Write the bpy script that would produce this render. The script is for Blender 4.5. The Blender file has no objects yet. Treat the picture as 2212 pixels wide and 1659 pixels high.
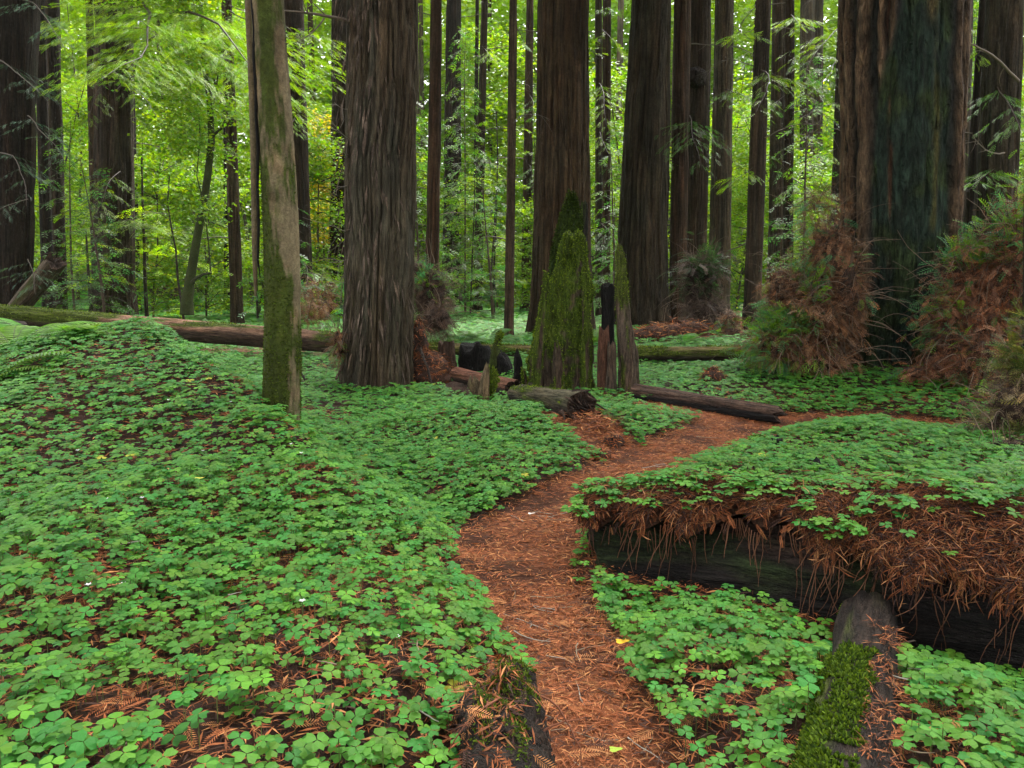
import bpy, math, random
import numpy as np
from mathutils import Vector, Matrix, Quaternion

# ------------------------------------------------------------------ camera, sky, sun, exposure
SC = bpy.context.scene
COL = SC.collection
FPX, CX, CY, HOR = 1736.0, 1106.0, 829.5, 600.0          # focal length and centre in photo units (2212 wide)
CAMH = 1.5
PITCH = math.atan((CY - HOR) / FPX)
cam_d = bpy.data.cameras.new('camera'); cam = bpy.data.objects.new('camera', cam_d); COL.objects.link(cam)
cam_d.sensor_width = 36.0; cam_d.lens = 36.0 * FPX / 2212.0
cam_d.clip_start = 0.05; cam_d.clip_end = 2000
cam.location = (0, 0, CAMH); cam.rotation_euler = (math.radians(90) - PITCH, 0, 0)
SC.camera = cam
SUN_EL, SUN_AZ = math.radians(58), math.radians(20)
wd = bpy.data.worlds.new('World'); SC.world = wd; wd.use_nodes = True
wn = wd.node_tree.nodes; wl = wd.node_tree.links
sky = wn.new('ShaderNodeTexSky'); sky.sky_type = 'NISHITA'; sky.sun_disc = False
sky.sun_elevation = SUN_EL; sky.sun_rotation = SUN_AZ; sky.dust_density = 4.0; sky.air_density = 1.0; sky.ozone_density = 0.6
hsv = wn.new('ShaderNodeHueSaturation'); hsv.inputs['Saturation'].default_value = 0.0      # thin high overcast
wl.new(sky.outputs[0], hsv.inputs['Color']); wl.new(hsv.outputs[0], wn['Background'].inputs[0]); wn['Background'].inputs[1].default_value = 0.115
sd = bpy.data.lights.new('sun', 'SUN'); so = bpy.data.objects.new('sun', sd); COL.objects.link(so)
sd.energy = 1.5; sd.angle = math.radians(25); sd.color = (1.0, 0.95, 0.86)
sdir = Vector((math.sin(SUN_AZ) * math.cos(SUN_EL), math.cos(SUN_AZ) * math.cos(SUN_EL), math.sin(SUN_EL)))
so.rotation_euler = sdir.to_track_quat('Z', 'Y').to_euler(); so.location = (0, 0, 40)
SC.view_settings.view_transform = 'Standard'; SC.view_settings.look = 'None'
SC.view_settings.exposure = 2.5; SC.view_settings.gamma = 1.0
SC.render.resolution_x = 1024; SC.render.resolution_y = 768
SC.cycles.max_bounces = 6; SC.cycles.diffuse_bounces = 3; SC.cycles.transmission_bounces = 3; SC.cycles.glossy_bounces = 2

R = np.random.default_rng(7)
A = np.array

# ------------------------------------------------------------------ helpers
def W(px, py, Y):
    xn = (px - CX) / FPX; yn = (CY - py) / FPX
    dy = math.cos(PITCH) + yn * math.sin(PITCH); dz = -math.sin(PITCH) + yn * math.cos(PITCH)
    t = Y / dy
    return A([xn * t, Y, CAMH + dz * t])
def WZ(px, py, z):                                     # where the sight line meets height z
    yn = (CY - py) / FPX
    dy = math.cos(PITCH) + yn * math.sin(PITCH); dz = -math.sin(PITCH) + yn * math.cos(PITCH)
    return W(px, py, (z - CAMH) / dz * dy)
def hsh(i, j, s):
    n = (i.astype(np.int64) * 374761393 + j.astype(np.int64) * 668265263 + int(s) * 1274126177) & 0xffffffff
    n = ((n ^ (n >> 13)) * 1274126177) & 0xffffffff
    n = n ^ (n >> 16)
    return (n & 0xffffff) / float(0xffffff)
def vn(u, v, seed=0, per=None):                        # value noise 0..1, periodic in u if per
    u = np.asarray(u, float); v = np.asarray(v, float)
    iu = np.floor(u); iv = np.floor(v); fu = u - iu; fv = v - iv
    fu = fu * fu * (3 - 2 * fu); fv = fv * fv * (3 - 2 * fv)
    a = iu; b = iu + 1
    if per: a = np.mod(a, per); b = np.mod(b, per)
    return (hsh(a, iv, seed) * (1 - fu) + hsh(b, iv, seed) * fu) * (1 - fv) + (hsh(a, iv + 1, seed) * (1 - fu) + hsh(b, iv + 1, seed) * fu) * fv
def fbm(u, v, seed=0, o=3, per=None):
    s = 0; a = .5; t = 0
    for k in range(o):
        s = s + a * vn(u * 2 ** k, v * 2 ** k, seed + k * 17, per * 2 ** k if per else None); t += a; a *= .5
    return s / t
def sstep(a, b, x):
    t = np.clip((x - a) / (b - a), 0, 1); return t * t * (3 - 2 * t)

class MB:
    def __init__(s): s.v = []; s.f = []; s.n = []; s.c = []; s.k = 0; s.sm = []
    def add(s, v, f, col, smooth=False):               # f: (m,n) ints, col: per face (m,3) or (3,)
        v = np.asarray(v, float); f = np.asarray(f, np.int64)
        s.v.append(v); s.f.append((f + s.k).ravel()); s.n.append(np.full(len(f), f.shape[1])); s.k += len(v)
        c = np.asarray(col, float)
        if c.ndim == 1: c = np.tile(c, (len(f), 1))
        s.c.append(c); s.sm.append(np.full(len(f), smooth))
        return s
    def mesh(s, name, mats):
        v = np.concatenate(s.v); l = np.concatenate(s.f); n = np.concatenate(s.n); c = np.concatenate(s.c)
        me = bpy.data.meshes.new(name)
        me.vertices.add(len(v)); me.vertices.foreach_set('co', v.astype(np.float32).ravel())
        me.loops.add(len(l)); me.loops.foreach_set('vertex_index', l.astype(np.int32))
        me.polygons.add(len(n)); st = np.concatenate([[0], np.cumsum(n)[:-1]])
        me.polygons.foreach_set('loop_start', st.astype(np.int32))
        me.polygons.foreach_set('use_smooth', np.concatenate(s.sm))
        dom = 'POINT' if np.concatenate(s.sm).any() else 'FACE'
        if dom == 'POINT':
            cl = np.repeat(c, n, 0); ct = np.maximum(np.bincount(l, minlength=len(v)), 1); c = np.stack([np.bincount(l, cl[:, q], len(v)) / ct for q in range(3)], 1)
        at = me.attributes.new('Col', 'FLOAT_COLOR', dom)
        at.data.foreach_set('color', np.concatenate([np.clip(c, 0, 1), np.ones((len(c), 1))], 1).astype(np.float32).ravel())
        me.update(calc_edges=True)
        for m in (mats if isinstance(mats, (list, tuple)) else [mats]): me.materials.append(m)
        return me

def link(name, data, parent=None, loc=None, label=None, cat=None, group=None, kind=None):
    o = bpy.data.objects.new(name, data); COL.objects.link(o)
    if loc is not None: o.location = loc
    if parent is not None: o.parent = parent
    return tag(o, label, cat, group, kind)
def tag(o, label=None, cat=None, group=None, kind=None):
    if label: o['label'] = label
    if cat: o['category'] = cat
    if group: o['group'] = group
    if kind: o['kind'] = kind
    return o

def norm(a): return a / np.maximum(np.linalg.norm(a, axis=-1, keepdims=True), 1e-9)
def scatter(mb, tv, tf, pos, X, Z, sc, col, jit=0.0, smooth=False):
    """copies of a template at pos, its x axis along X, its z axis near Z"""
    n = len(pos)
    if n == 0: return
    X = norm(X); Yx = norm(np.cross(Z, X)); Zx = np.cross(X, Yx)
    sc = np.broadcast_to(np.asarray(sc, float).reshape(-1, 1, 1) if np.ndim(sc) else sc, (n, 1, 1))
    v = tv[None, :, 0:1] * X[:, None] + tv[None, :, 1:2] * Yx[:, None] + tv[None, :, 2:3] * Zx[:, None]
    v = v * sc + pos[:, None]
    f = tf[None] + (np.arange(n) * len(tv))[:, None, None]
    c = np.repeat(col, len(tf), 0)
    if jit: c = c * (1 + R.uniform(-jit, jit, (len(c), 1)))
    mb.add(v.reshape(-1, 3), f.reshape(-1, tf.shape[1]), c, smooth)
def rdir(n, zlo=-1, zhi=1):
    a = R.uniform(0, 2 * np.pi, n); z = R.uniform(zlo, zhi, n); r = np.sqrt(np.maximum(0, 1 - z * z))
    return np.stack([r * np.cos(a), r * np.sin(a), z], 1)
def tubev(path, rad, ns=6):
    path = np.asarray(path, float); n = len(path); rad = np.broadcast_to(rad, (n,))
    t = norm(np.gradient(path, axis=0)); ref = A([0.31, 0.17, 0.93]) if abs(t[0][2]) < .9 else A([1., .1, 0])
    u = norm(np.cross(t, ref)); w = np.cross(t, u)
    a = np.arange(ns) / ns * 2 * np.pi
    v = path[:, None] + rad[:, None, None] * (np.cos(a)[None, :, None] * u[:, None] + np.sin(a)[None, :, None] * w[:, None])
    i = np.arange(n - 1)[:, None] * ns; j = np.arange(ns)[None]; k = (j + 1) % ns
    f = np.stack([i + j, i + k, i + ns + k, i + ns + j], -1).reshape(-1, 4)
    return v.reshape(-1, 3), f
def curvy(p0, d, L, n=8, droop=0.0, wob=.12, rng=None):
    p = [np.asarray(p0, float)]; d = norm(np.asarray(d, float))
    for i in range(n):
        d = norm(d + R.normal(0, wob, 3) + A([0, 0, -droop / n])); p.append(p[-1] + d * L / n)
    return A(p)

# ------------------------------------------------------------------ materials
def nmat(name):
    m = bpy.data.materials.new(name); m.use_nodes = True
    nt = m.node_tree; b = nt.nodes['Principled BSDF']
    return m, nt, b
def N(nt, t, **k):
    n = nt.nodes.new(t)
    for a, b in k.items():
        if a.startswith('i_'): n.inputs[a[2:].replace('_', ' ')].default_value = b
        else: setattr(n, a, b)
    return n
def colattr(nt):
    a = nt.nodes.new('ShaderNodeAttribute'); a.attribute_name = 'Col'; return a
def leaf_mat(name, trans=.35, rough=.5, spec=.3):
    m, nt, b = nmat(name); L = nt.links
    a = colattr(nt); L.new(a.outputs['Color'], b.inputs['Base Color'])
    b.inputs['Roughness'].default_value = rough; b.inputs['Specular IOR Level'].default_value = spec
    if trans:
        tr = nt.nodes.new('ShaderNodeBsdfTranslucent'); mx = nt.nodes.new('ShaderNodeMixShader')
        hs = N(nt, 'ShaderNodeHueSaturation', i_Saturation=1.15, i_Value=1.35)
        L.new(a.outputs['Color'], hs.inputs['Color']); L.new(hs.outputs[0], tr.inputs[0])
        mx.inputs[0].default_value = trans
        L.new(b.outputs[0], mx.inputs[1]); L.new(tr.outputs[0], mx.inputs[2]); L.new(mx.outputs[0], nt.nodes['Material Output'].inputs[0])
    return m
def bark_mat(name, fib=9.0, stretch=.07, bump=.5, contrast=.45, rough=.9, speck=60, dist=.03, lich=0.0):
    """attribute colour broken up by long vertical fibres (object z is the grain)"""
    m, nt, b = nmat(name); L = nt.links
    tc = nt.nodes.new('ShaderNodeTexCoord'); mp = N(nt, 'ShaderNodeMapping'); mp.inputs['Scale'].default_value = (1, 1, stretch)
    L.new(tc.outputs['Object'], mp.inputs[0])
    n1 = N(nt, 'ShaderNodeTexNoise', i_Scale=fib, i_Detail=6.0, i_Roughness=.62, i_Distortion=.4); L.new(mp.outputs[0], n1.inputs['Vector'])
    n2 = N(nt, 'ShaderNodeTexNoise', i_Scale=fib * 3.1, i_Detail=5.0, i_Roughness=.7); L.new(mp.outputs[0], n2.inputs['Vector'])
    n3 = N(nt, 'ShaderNodeTexNoise', i_Scale=2.2, i_Detail=3.0); L.new(tc.outputs['Object'], n3.inputs['Vector'])
    n4 = N(nt, 'ShaderNodeTexNoise', i_Scale=speck, i_Detail=2.0); L.new(tc.outputs['Object'], n4.inputs['Vector'])
    r1 = N(nt, 'ShaderNodeMapRange', i_From_Min=.35, i_From_Max=.65, i_To_Min=1 - contrast, i_To_Max=1 + contrast); L.new(n2.outputs[0], r1.inputs[0])
    r3 = N(nt, 'ShaderNodeMapRange', i_From_Min=.3, i_From_Max=.7, i_To_Min=.78, i_To_Max=1.25); L.new(n3.outputs[0], r3.inputs[0])
    r4 = N(nt, 'ShaderNodeMapRange', i_From_Min=.35, i_From_Max=.65, i_To_Min=.85, i_To_Max=1.15); L.new(n4.outputs[0], r4.inputs[0])
    m1 = N(nt, 'ShaderNodeMath', operation='MULTIPLY'); L.new(r1.outputs[0], m1.inputs[0]); L.new(r3.outputs[0], m1.inputs[1])
    m2 = N(nt, 'ShaderNodeMath', operation='MULTIPLY'); L.new(m1.outputs[0], m2.inputs[0]); L.new(r4.outputs[0], m2.inputs[1])
    a = colattr(nt); vm = N(nt, 'ShaderNodeVectorMath', operation='SCALE'); L.new(a.outputs['Color'], vm.inputs[0]); L.new(m2.outputs[0], vm.inputs['Scale'])
    # red/grey drift along the fibres
    n5 = N(nt, 'ShaderNodeTexNoise', i_Scale=fib * .8, i_Detail=4.0); L.new(mp.outputs[0], n5.inputs['Vector'])
    r5 = N(nt, 'ShaderNodeMapRange', i_From_Min=.45, i_From_Max=.68, i_To_Min=0.0, i_To_Max=.75); L.new(n5.outputs[0], r5.inputs[0])
    mix = N(nt, 'ShaderNodeMix', data_type='RGBA', blend_type='MULTIPLY'); mix.inputs[7].default_value = (1.06, .91, .80, 1)
    L.new(r5.outputs[0], mix.inputs[0]); L.new(vm.outputs[0], mix.inputs[6]); L.new(mix.outputs[2], b.inputs['Base Color'])
    rs = N(nt, 'ShaderNodeMath', operation='SUBTRACT'); L.new(n1.outputs[0], rs.inputs[0]); rs.inputs[1].default_value = .5
    ra = N(nt, 'ShaderNodeMath', operation='ABSOLUTE'); L.new(rs.outputs[0], ra.inputs[0])
    rm_ = N(nt, 'ShaderNodeMapRange', i_From_Min=0.0, i_From_Max=.09, i_To_Min=-.6, i_To_Max=.5); rm_.interpolation_type = 'SMOOTHSTEP'; L.new(ra.outputs[0], rm_.inputs[0])
    ad = N(nt, 'ShaderNodeMath', operation='ADD'); L.new(rm_.outputs[0], ad.inputs[0]); L.new(n2.outputs[0], ad.inputs[1])
    ad2 = N(nt, 'ShaderNodeMath', operation='MULTIPLY_ADD'); L.new(n4.outputs[0], ad2.inputs[0]); ad2.inputs[1].default_value = .25; L.new(ad.outputs[0], ad2.inputs[2])
    bp = N(nt, 'ShaderNodeBump', i_Strength=bump, i_Distance=dist); L.new(ad2.outputs[0], bp.inputs['Height']); L.new(bp.outputs[0], b.inputs['Normal'])
    b.inputs['Roughness'].default_value = rough; b.inputs['Specular IOR Level'].default_value = .2
    return m
M_bark = bark_mat('redwood_bark_near', 9, .09, 1.0, .55, dist=.035)
M_barkf = bark_mat('redwood_bark_far', 5, .05, 1.0, .6, speck=20, dist=.10)
M_smooth = bark_mat('smooth_bark', 9, .8, .35, .25, speck=90, dist=.02)
M_wood = bark_mat('rotten_wood', 16, .12, .8, .6, speck=70, dist=.03)
M_char = bark_mat('charred_wood', 14, .15, .9, .7, rough=.8, dist=.03)
M_moss = leaf_mat('moss_tufts', .2, .8, .1)
M_leaf = leaf_mat('foliage', .45, .5, .35)
M_sorrel = leaf_mat('sorrel_leaf', .30, .55, .2)
M_litter = leaf_mat('dry_litter', .12, .7, .2)
M_twig = leaf_mat('twig_wood', 0, .8, .2)

m, nt, b = nmat('forest_floor'); M_floor = m
L = nt.links; tc = nt.nodes.new('ShaderNodeTexCoord')
n1 = N(nt, 'ShaderNodeTexNoise', i_Scale=38.0, i_Detail=6.0, i_Roughness=.75); L.new(tc.outputs['Object'], n1.inputs['Vector'])
v1 = N(nt, 'ShaderNodeTexVoronoi', i_Scale=55.0); L.new(tc.outputs['Object'], v1.inputs['Vector'])
n2 = N(nt, 'ShaderNodeTexNoise', i_Scale=2.2, i_Detail=4.0); L.new(tc.outputs['Object'], n2.inputs['Vector'])
r1 = N(nt, 'ShaderNodeMapRange', i_From_Min=.3, i_From_Max=.7, i_To_Min=.35, i_To_Max=1.5); L.new(n1.outputs[0], r1.inputs[0])
r2 = N(nt, 'ShaderNodeMapRange', i_From_Min=.3, i_From_Max=.7, i_To_Min=.6, i_To_Max=1.25); L.new(n2.outputs[0], r2.inputs[0])
mm = N(nt, 'ShaderNodeMath', operation='MULTIPLY'); L.new(r1.outputs[0], mm.inputs[0]); L.new(r2.outputs[0], mm.inputs[1])
a = colattr(nt); vm = N(nt, 'ShaderNodeVectorMath', operation='SCALE'); L.new(a.outputs['Color'], vm.inputs[0]); L.new(mm.outputs[0], vm.inputs['Scale'])
L.new(vm.outputs[0], b.inputs['Base Color']); b.inputs['Roughness'].default_value = .85; b.inputs['Specular IOR Level'].default_value = .2
bp = N(nt, 'ShaderNodeBump', i_Strength=.9, i_Distance=.03); L.new(n1.outputs[0], bp.inputs['Height']); L.new(bp.outputs[0], b.inputs['Normal'])

# ------------------------------------------------------------------ terrain: thin-plate surface through surveyed points
cp = []
for x, y in [(.24, 0), (.24, 1.5), (.26, 2.5), (.18, 3.25), (0.0, 4.0), (.05, 4.7), (.57, 5.4), (1.14, 6.3), (1.88, 7.2), (2.46, 8.0), (3.7, 8.1), (4.3, 7.8), (5.1, 7.4), (.45, 2.2), (.4, 3.2), (.35, 4.2)]:
    cp.append((x, y, 0))
for t in [(60, 1600, 1.9), (500, 1600, 2.0), (800, 1600, 2.05), (960, 1500, 2.35), (100, 1300, 2.7), (400, 1300, 2.9), (700, 1300, 2.85), (850, 1250, 3.15),
          (200, 1100, 3.8), (500, 1100, 3.9), (750, 1130, 3.85), (600, 1000, 4.65), (300, 1000, 4.9), (60, 900, 5.5), (400, 850, 6.0), (250, 780, 6.6),
          (340, 715, 7.6), (200, 745, 7.4), (60, 765, 7.0), (440, 777, 6.9), (540, 837, 6.2), (640, 925, 5.25), (740, 1010, 4.6), (830, 1086, 4.15), (945, 1175, 3.75), (985, 1300, 3.2), (1010, 1380, 2.9),
          (1500, 1070, 5.0), (1700, 1085, 4.6), (1450, 1040, 5.3), (1600, 990, 5.9), (1750, 940, 6.7), (1900, 930, 6.7), (2050, 960, 6.2), (1900, 1030, 5.2),
          (2100, 1050, 4.8), (1700, 1030, 5.2), (1900, 1085, 4.15), (2150, 1080, 3.9), (1700, 850, 9.3), (1600, 840, 9.5), (1900, 860, 9.1), (1900, 812, 10.2),
          (1750, 800, 10.5), (2100, 860, 9.0), (1450, 810, 11), (1450, 760, 13.5)]:
    cp.append(tuple(W(*t)))
cp += [(-1.7, 6.5, .16), (-1.05, 5.8, .05), (-2.6, 7.8, .2), (-3.0, 9.3, .1), (-4.2, 10, .2), (-6.5, 10, .4), (-.75, 5.0, .03), (-.45, 4.65, .01), (-.30, 4.2, .0), (-.12, 3.6, .0), (-.02, 3.1, .0), (-1.2, 5.5, .04), (-1, 8, .06), (0, 7, .07), (.3, 9, .08), (0, 5.9, .06), (1.2, 7.6, .14),
       (.8, 3.9, .03), (1.3, 3.5, .0), (1.85, 2.9, -.02), (2.4, 2.4, .0), (3.2, 1.7, .0), (.62, 2.7, .1), (1.04, 3.05, .08), (1.2, 2.3, .15), (1.6, 2.4, .12), (2.2, 2.0, .12), (1.0, 1.2, .15), (-1, .8, .38), (-2.6, 1.5, .2), (-3.2, 4, .3),
       (-1.4, 0, .3), (-.4, 2.0, .16), (-4.4, 6.5, .6), (-6, 6.5, .6), (-8, 3, .3), (8, 3, .3), (7, 9, .3), (6.5, 6, .25), (4.2, 5, .3), (3.3, 3.3, .5), (12, 12, .4), (-12, 14, .2), (-6, 15.5, .08), (-3, 15, .05), (0, 13, .05), (2.2, 12, .12),
       (0, 20, 0), (8, 20, .2), (-8, 20, 0), (0, 30, 0), (12, 30, .2), (-15, 30, 0), (0, 45, 0), (20, 45, .3), (-20, 45, .2), (0, -4, 0), (6, -3, 0), (-6, -3, 0), (40, 20, .5), (-40, 20, .5), (0, 80, 1), (50, 80, 1.5), (-50, 80, 1.5)]
CP = A(cp)
def tpsU(r2): return np.where(r2 > 1e-9, .5 * r2 * np.log(np.maximum(r2, 1e-9)), 0)
d2 = ((CP[:, None, :2] - CP[None, :, :2]) ** 2).sum(-1)
NC = len(CP); K = np.zeros((NC + 3, NC + 3)); K[:NC, :NC] = tpsU(d2) + np.eye(NC) * .02; K[:NC, NC] = 1; K[:NC, NC + 1:] = CP[:, :2]; K[NC, :NC] = 1; K[NC + 1:, :NC] = CP[:, :2].T
TW = np.linalg.solve(K, np.concatenate([CP[:, 2], [0, 0, 0]]))
PATH = A([(.24, -1, .3), (.27, 1.5, .19), (.27, 2.5, .155), (.17, 3.25, .18), (.0, 4.0, .28), (.06, 4.7, .33), (.57, 5.35, .36), (1.14, 6.2, .34), (1.88, 7.15, .42), (2.5, 8.0, .5), (3.7, 8.15, .34), (4.3, 7.9, .3), (5.2, 7.6, .3), (7, 7.6, .3)])
PATH2 = A([(.55, 7.9, .2), (.75, 7.2, .2), (.95, 6.5, .2)])
PATH3 = A([(1.6, 8.7, .2), (2.2, 8.4, .3), (2.6, 8.1, .4)])
def seg_d(x, y, P):
    best = np.full(np.shape(x), 9.0)
    for a, b in zip(P[:-1], P[1:]):
        dx, dy = b[0] - a[0], b[1] - a[1]; t = np.clip(((x - a[0]) * dx + (y - a[1]) * dy) / (dx * dx + dy * dy), 0, 1)
        best = np.minimum(best, np.hypot(x - a[0] - t * dx, y - a[1] - t * dy) - (a[2] + (b[2] - a[2]) * t))
    return best
def path_d(x, y): return np.minimum(np.minimum(seg_d(x, y, PATH), seg_d(x, y, PATH2)), seg_d(x, y, PATH3)) + .10 * (fbm(x * 3 + 40, y * 3 + 9, 5) - .5)
def H(x, y):
    x = np.asarray(x, float); y = np.asarray(y, float); sh = x.shape; xf = x.ravel(); yf = y.ravel(); out = np.empty(len(xf))
    for i in range(0, len(xf), 20000):
        xx = xf[i:i + 20000]; yy = yf[i:i + 20000]
        out[i:i + 20000] = tpsU((xx[:, None] - CP[None, :, 0]) ** 2 + (yy[:, None] - CP[None, :, 1]) ** 2) @ TW[:NC] + TW[NC] + TW[NC + 1] * xx + TW[NC + 2] * yy
    far = sstep(60, 120, np.hypot(xf, yf)); out = out * (1 - far) + 1.5 * far
    pm = sstep(-.05, .35, path_d(xf, yf))
    out += (fbm(xf * 1.7 + 50, yf * 1.7 + 50, 3, 3) - .5) * .16 * (pm * .85 + .15) + (fbm(xf * 9 + 50, yf * 9, 4, 2) - .5) * .02
    return out.reshape(sh)
def h1(x, y): return float(H(A([x]), A([y]))[0])
def GR(px, py, far=70):                                # sight line meets the ground
    Y = np.geomspace(1.2, far, 500); xn = (px - CX) / FPX; yn = (CY - py) / FPX
    dy = math.cos(PITCH) + yn * math.sin(PITCH); dz = -math.sin(PITCH) + yn * math.cos(PITCH)
    x = xn * Y / dy; z = CAMH + dz * Y / dy; g = H(x, Y); k = np.where(z < g)[0]
    i = k[0] if len(k) else len(Y) - 1
    return A([x[i], Y[i], g[i]])
xs = np.unique(np.concatenate([-np.geomspace(7, 400, 40), np.arange(-7, 7, .055), np.geomspace(7, 400, 40)]))
ys = np.unique(np.concatenate([-np.geomspace(.5, 60, 14), np.arange(-.45, 11, .055), np.geomspace(11, 500, 90)]))
gx, gy = np.meshgrid(xs, ys); gz = H(gx, gy)
i = np.arange(len(ys) - 1)[:, None] * len(xs); j = np.arange(len(xs) - 1)[None]
gf = np.stack([i + j, i + j + 1, i + j + 1 + len(xs), i + j + len(xs)], -1).reshape(-1, 4)
fx = (gx[:-1, :-1] + gx[1:, 1:]).ravel() / 2; fy = (gy[:-1, :-1] + gy[1:, 1:]).ravel() / 2
pm = sstep(-.02, .12, path_d(fx, fy))[:, None]
c_path = A([.23, .075, .030]); c_floor = A([.045, .020, .012])
nn = fbm(fx * 1.1, fy * 1.1, 9)[:, None]
c_path = c_path * (.35 + .65 * sstep(.34, .52, fbm(fx * 4, fy * 4, 77)))[:, None]
gc = c_path * (1 - pm) + pm * (c_floor * (.6 + .8 * nn))
fg = sstep(11, 17, fy)[:, None]; gc = gc * (1 - fg * pm) + fg * pm * (A([.045, .085, .022]) * (.5 + nn) + A([.03, .01, 0]) * (1 - nn))
bare = np.maximum(np.exp(-((fx + 5.3) / 1.6) ** 2 - ((fy - 16) / .8) ** 2), np.exp(-((fx - 1.6) / .9) ** 2 - ((fy - 24) / 1.5) ** 2))[:, None]
gc = gc * (1 - bare) + bare * A([.17, .06, .03])
g = MB(); g.add(np.stack([gx, gy, gz], -1).reshape(-1, 3), gf, gc, True)
link('ground', g.mesh('ground', M_floor), kind='structure')

# ------------------------------------------------------------------ leaf templates
def clover_hi():
    lf = A([[0, 0, 0], [.22, .30, -.02], [.55, .52, -.07], [.92, .36, -.11], [.80, 0, .02], [.92, -.36, -.11], [.55, -.52, -.07], [.22, -.30, -.02]], float)
    vs = []; fs = []
    for k in range(3):
        a = k * 2 * math.pi / 3; c, s = math.cos(a), math.sin(a)
        v = lf.copy(); v[:, 0] += .03; v = np.stack([v[:, 0] * c - v[:, 1] * s, v[:, 0] * s + v[:, 1] * c, v[:, 2]], 1)
        fs += [[k * 8 + q for q in (0, 4, 3, 2, 1)], [k * 8 + q for q in (0, 7, 6, 5, 4)]]; vs.append(v)
    return np.concatenate(vs), A(fs)
def clover_lo():
    lf = A([[0, 0, 0], [.6, .50, -.06], [.92, 0, -.05], [.6, -.50, -.06]], float); vs = []; fs = []
    for k in range(3):
        a = k * 2 * math.pi / 3; c, s = math.cos(a), math.sin(a)
        vs.append(np.stack([lf[:, 0] * c - lf[:, 1] * s, lf[:, 0] * s + lf[:, 1] * c, lf[:, 2]], 1)); fs.append([k * 4 + 3, k * 4 + 2, k * 4 + 1, k * 4])
    return np.concatenate(vs), A(fs)
def spray(npair=8, nl=.26, nw=.05, droop=.25, tip=.5):   # flat feather of needles along x, unit length
    vs = []; fs = []
    def q(a, b, c, d): k = len(vs); vs.extend([a, b, c, d]); fs.append([k, k + 1, k + 2, k + 3])
    zz = lambda x: -droop * x * x
    q([0, -.008, 0], [1, -.004, zz(1)], [1, .004, zz(1)], [0, .008, 0])
    for i in range(npair):
        x = .08 + .9 * i / npair; l = nl * (1 - (1 - tip) * abs(2 * i / npair - .8)) ; z = zz(x)
        for s in (1, -1):
            dx, dy = .55 * l, .83 * l * s
            q([x - nw * .4, 0, z], [x + dx * .5 - nw * .5, dy * .5, z - .01], [x + dx, dy, z - .05 * l - .01], [x + dx * .5 + nw * .5, dy * .5, z - .01])
    return A(vs, float) if False else np.array(vs, float), A(fs)
CH, CF = clover_hi(); CL, CLF = clover_lo()
SPH = spray(11, .24, .045); SPM = spray(6, .30, .09); SPL = spray(3, .42, .2)
SPF = spray(6, .26, .05)
SLN = (A([[0, 0, 0], [.3, .02, .07], [.7, .018, .05], [1, .03, -.08], [.7, -.018, .05], [.3, -.02, .07]]).astype(float), A([[0, 5, 4, 3, 2, 1]]))
SLV = (A([[0, 0, 0], [.4, .052, .05], [1, .03, -.02], [.45, -.052, .04]]).astype(float), A([[0, 3, 2, 1]]))
LFQ = (A([[0, 0, 0], [.45, .32, -.04], [1, 0, -.1], [.45, -.32, -.04]]).astype(float), A([[0, 3, 2, 1]]))

def gnorm(x, y, e=.04):
    dx = (H(x + e, y) - H(x - e, y)) / (2 * e); dy = (H(x, y + e) - H(x, y - e)) / (2 * e)
    return norm(np.stack([-dx, -dy, np.ones_like(dx)], -1))
def infrustum(x, y, m=.9): return np.abs(x) < y * .655 + m

# right-hand buried log axis (needed for the plant masks)
LOGR0, LOGR1 = A([.55, 4.28, -.04]), A([3.5, 2.25, .20])
LR0, LR1 = .25, .50
def logR_d(x, y):                                      # signed: + is behind the log (away from viewer)
    d = norm(LOGR1[:2] - LOGR0[:2]); nx, ny = -d[1], d[0]
    s = (x - LOGR0[0]) * d[0] + (y - LOGR0[1]) * d[1]; t = (x - LOGR0[0]) * nx + (y - LOGR0[1]) * ny
    return s, t

# ------------------------------------------------------------------ sorrel carpet
HOLES = []   # (x, y, r) kept free of plants, filled while objects are placed below
def sorrel_pts(y0, y1, dens, m=1.6):
    n = int((.655 * (y1 ** 2 - y0 ** 2) + 2 * m * (y1 - y0)) * dens * 1.0)
    y = np.sqrt(R.uniform(y0 ** 2, y1 ** 2, n)); x = R.uniform(-1, 1, n) * (y * .655 + m)
    return x, y
def keep_sorrel(x, y, edge=.04):
    pd = path_d(x, y)
    dn = fbm(x * 1.3 + 7, y * 1.3 + 3, 21, 3); d2_ = fbm(x * 4 + 7, y * 4 + 3, 22, 2)
    pr = sstep(edge - .03, edge + .10, pd) * (.64 + .45 * sstep(.30, .52, dn) ) * (.60 + .5 * sstep(.32, .52, d2_))
    s, t = logR_d(x, y)
    onlog = (s > -.05) & (s < 4.2) & (t > -.42) & (t < .0)
    pr = np.where(onlog, 0, pr)
    pr = np.where((s > .1) & (t >= 0) & (t < .35), pr * .55, pr)
    for a, b, r in HOLES: pr = np.where(np.hypot(x - a, y - b) < r, 0, pr)
    # the left edge and the bare bank beside the trail are thinner
    pr = pr * (1 - .75 * sstep(.1, .45, -(x + .60 * y)) * sstep(4.6, 3.6, y))
    pr = pr * np.where((x > -.75) & (x < .0) & (y < 2.9) & (y > 1.6), .6, 1)
    pr = pr * (1 - .9 * np.exp(-((x + 5.3) / 1.6) ** 2 - ((y - 16) / .9) ** 2))
    return R.random(len(x)) < pr
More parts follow.
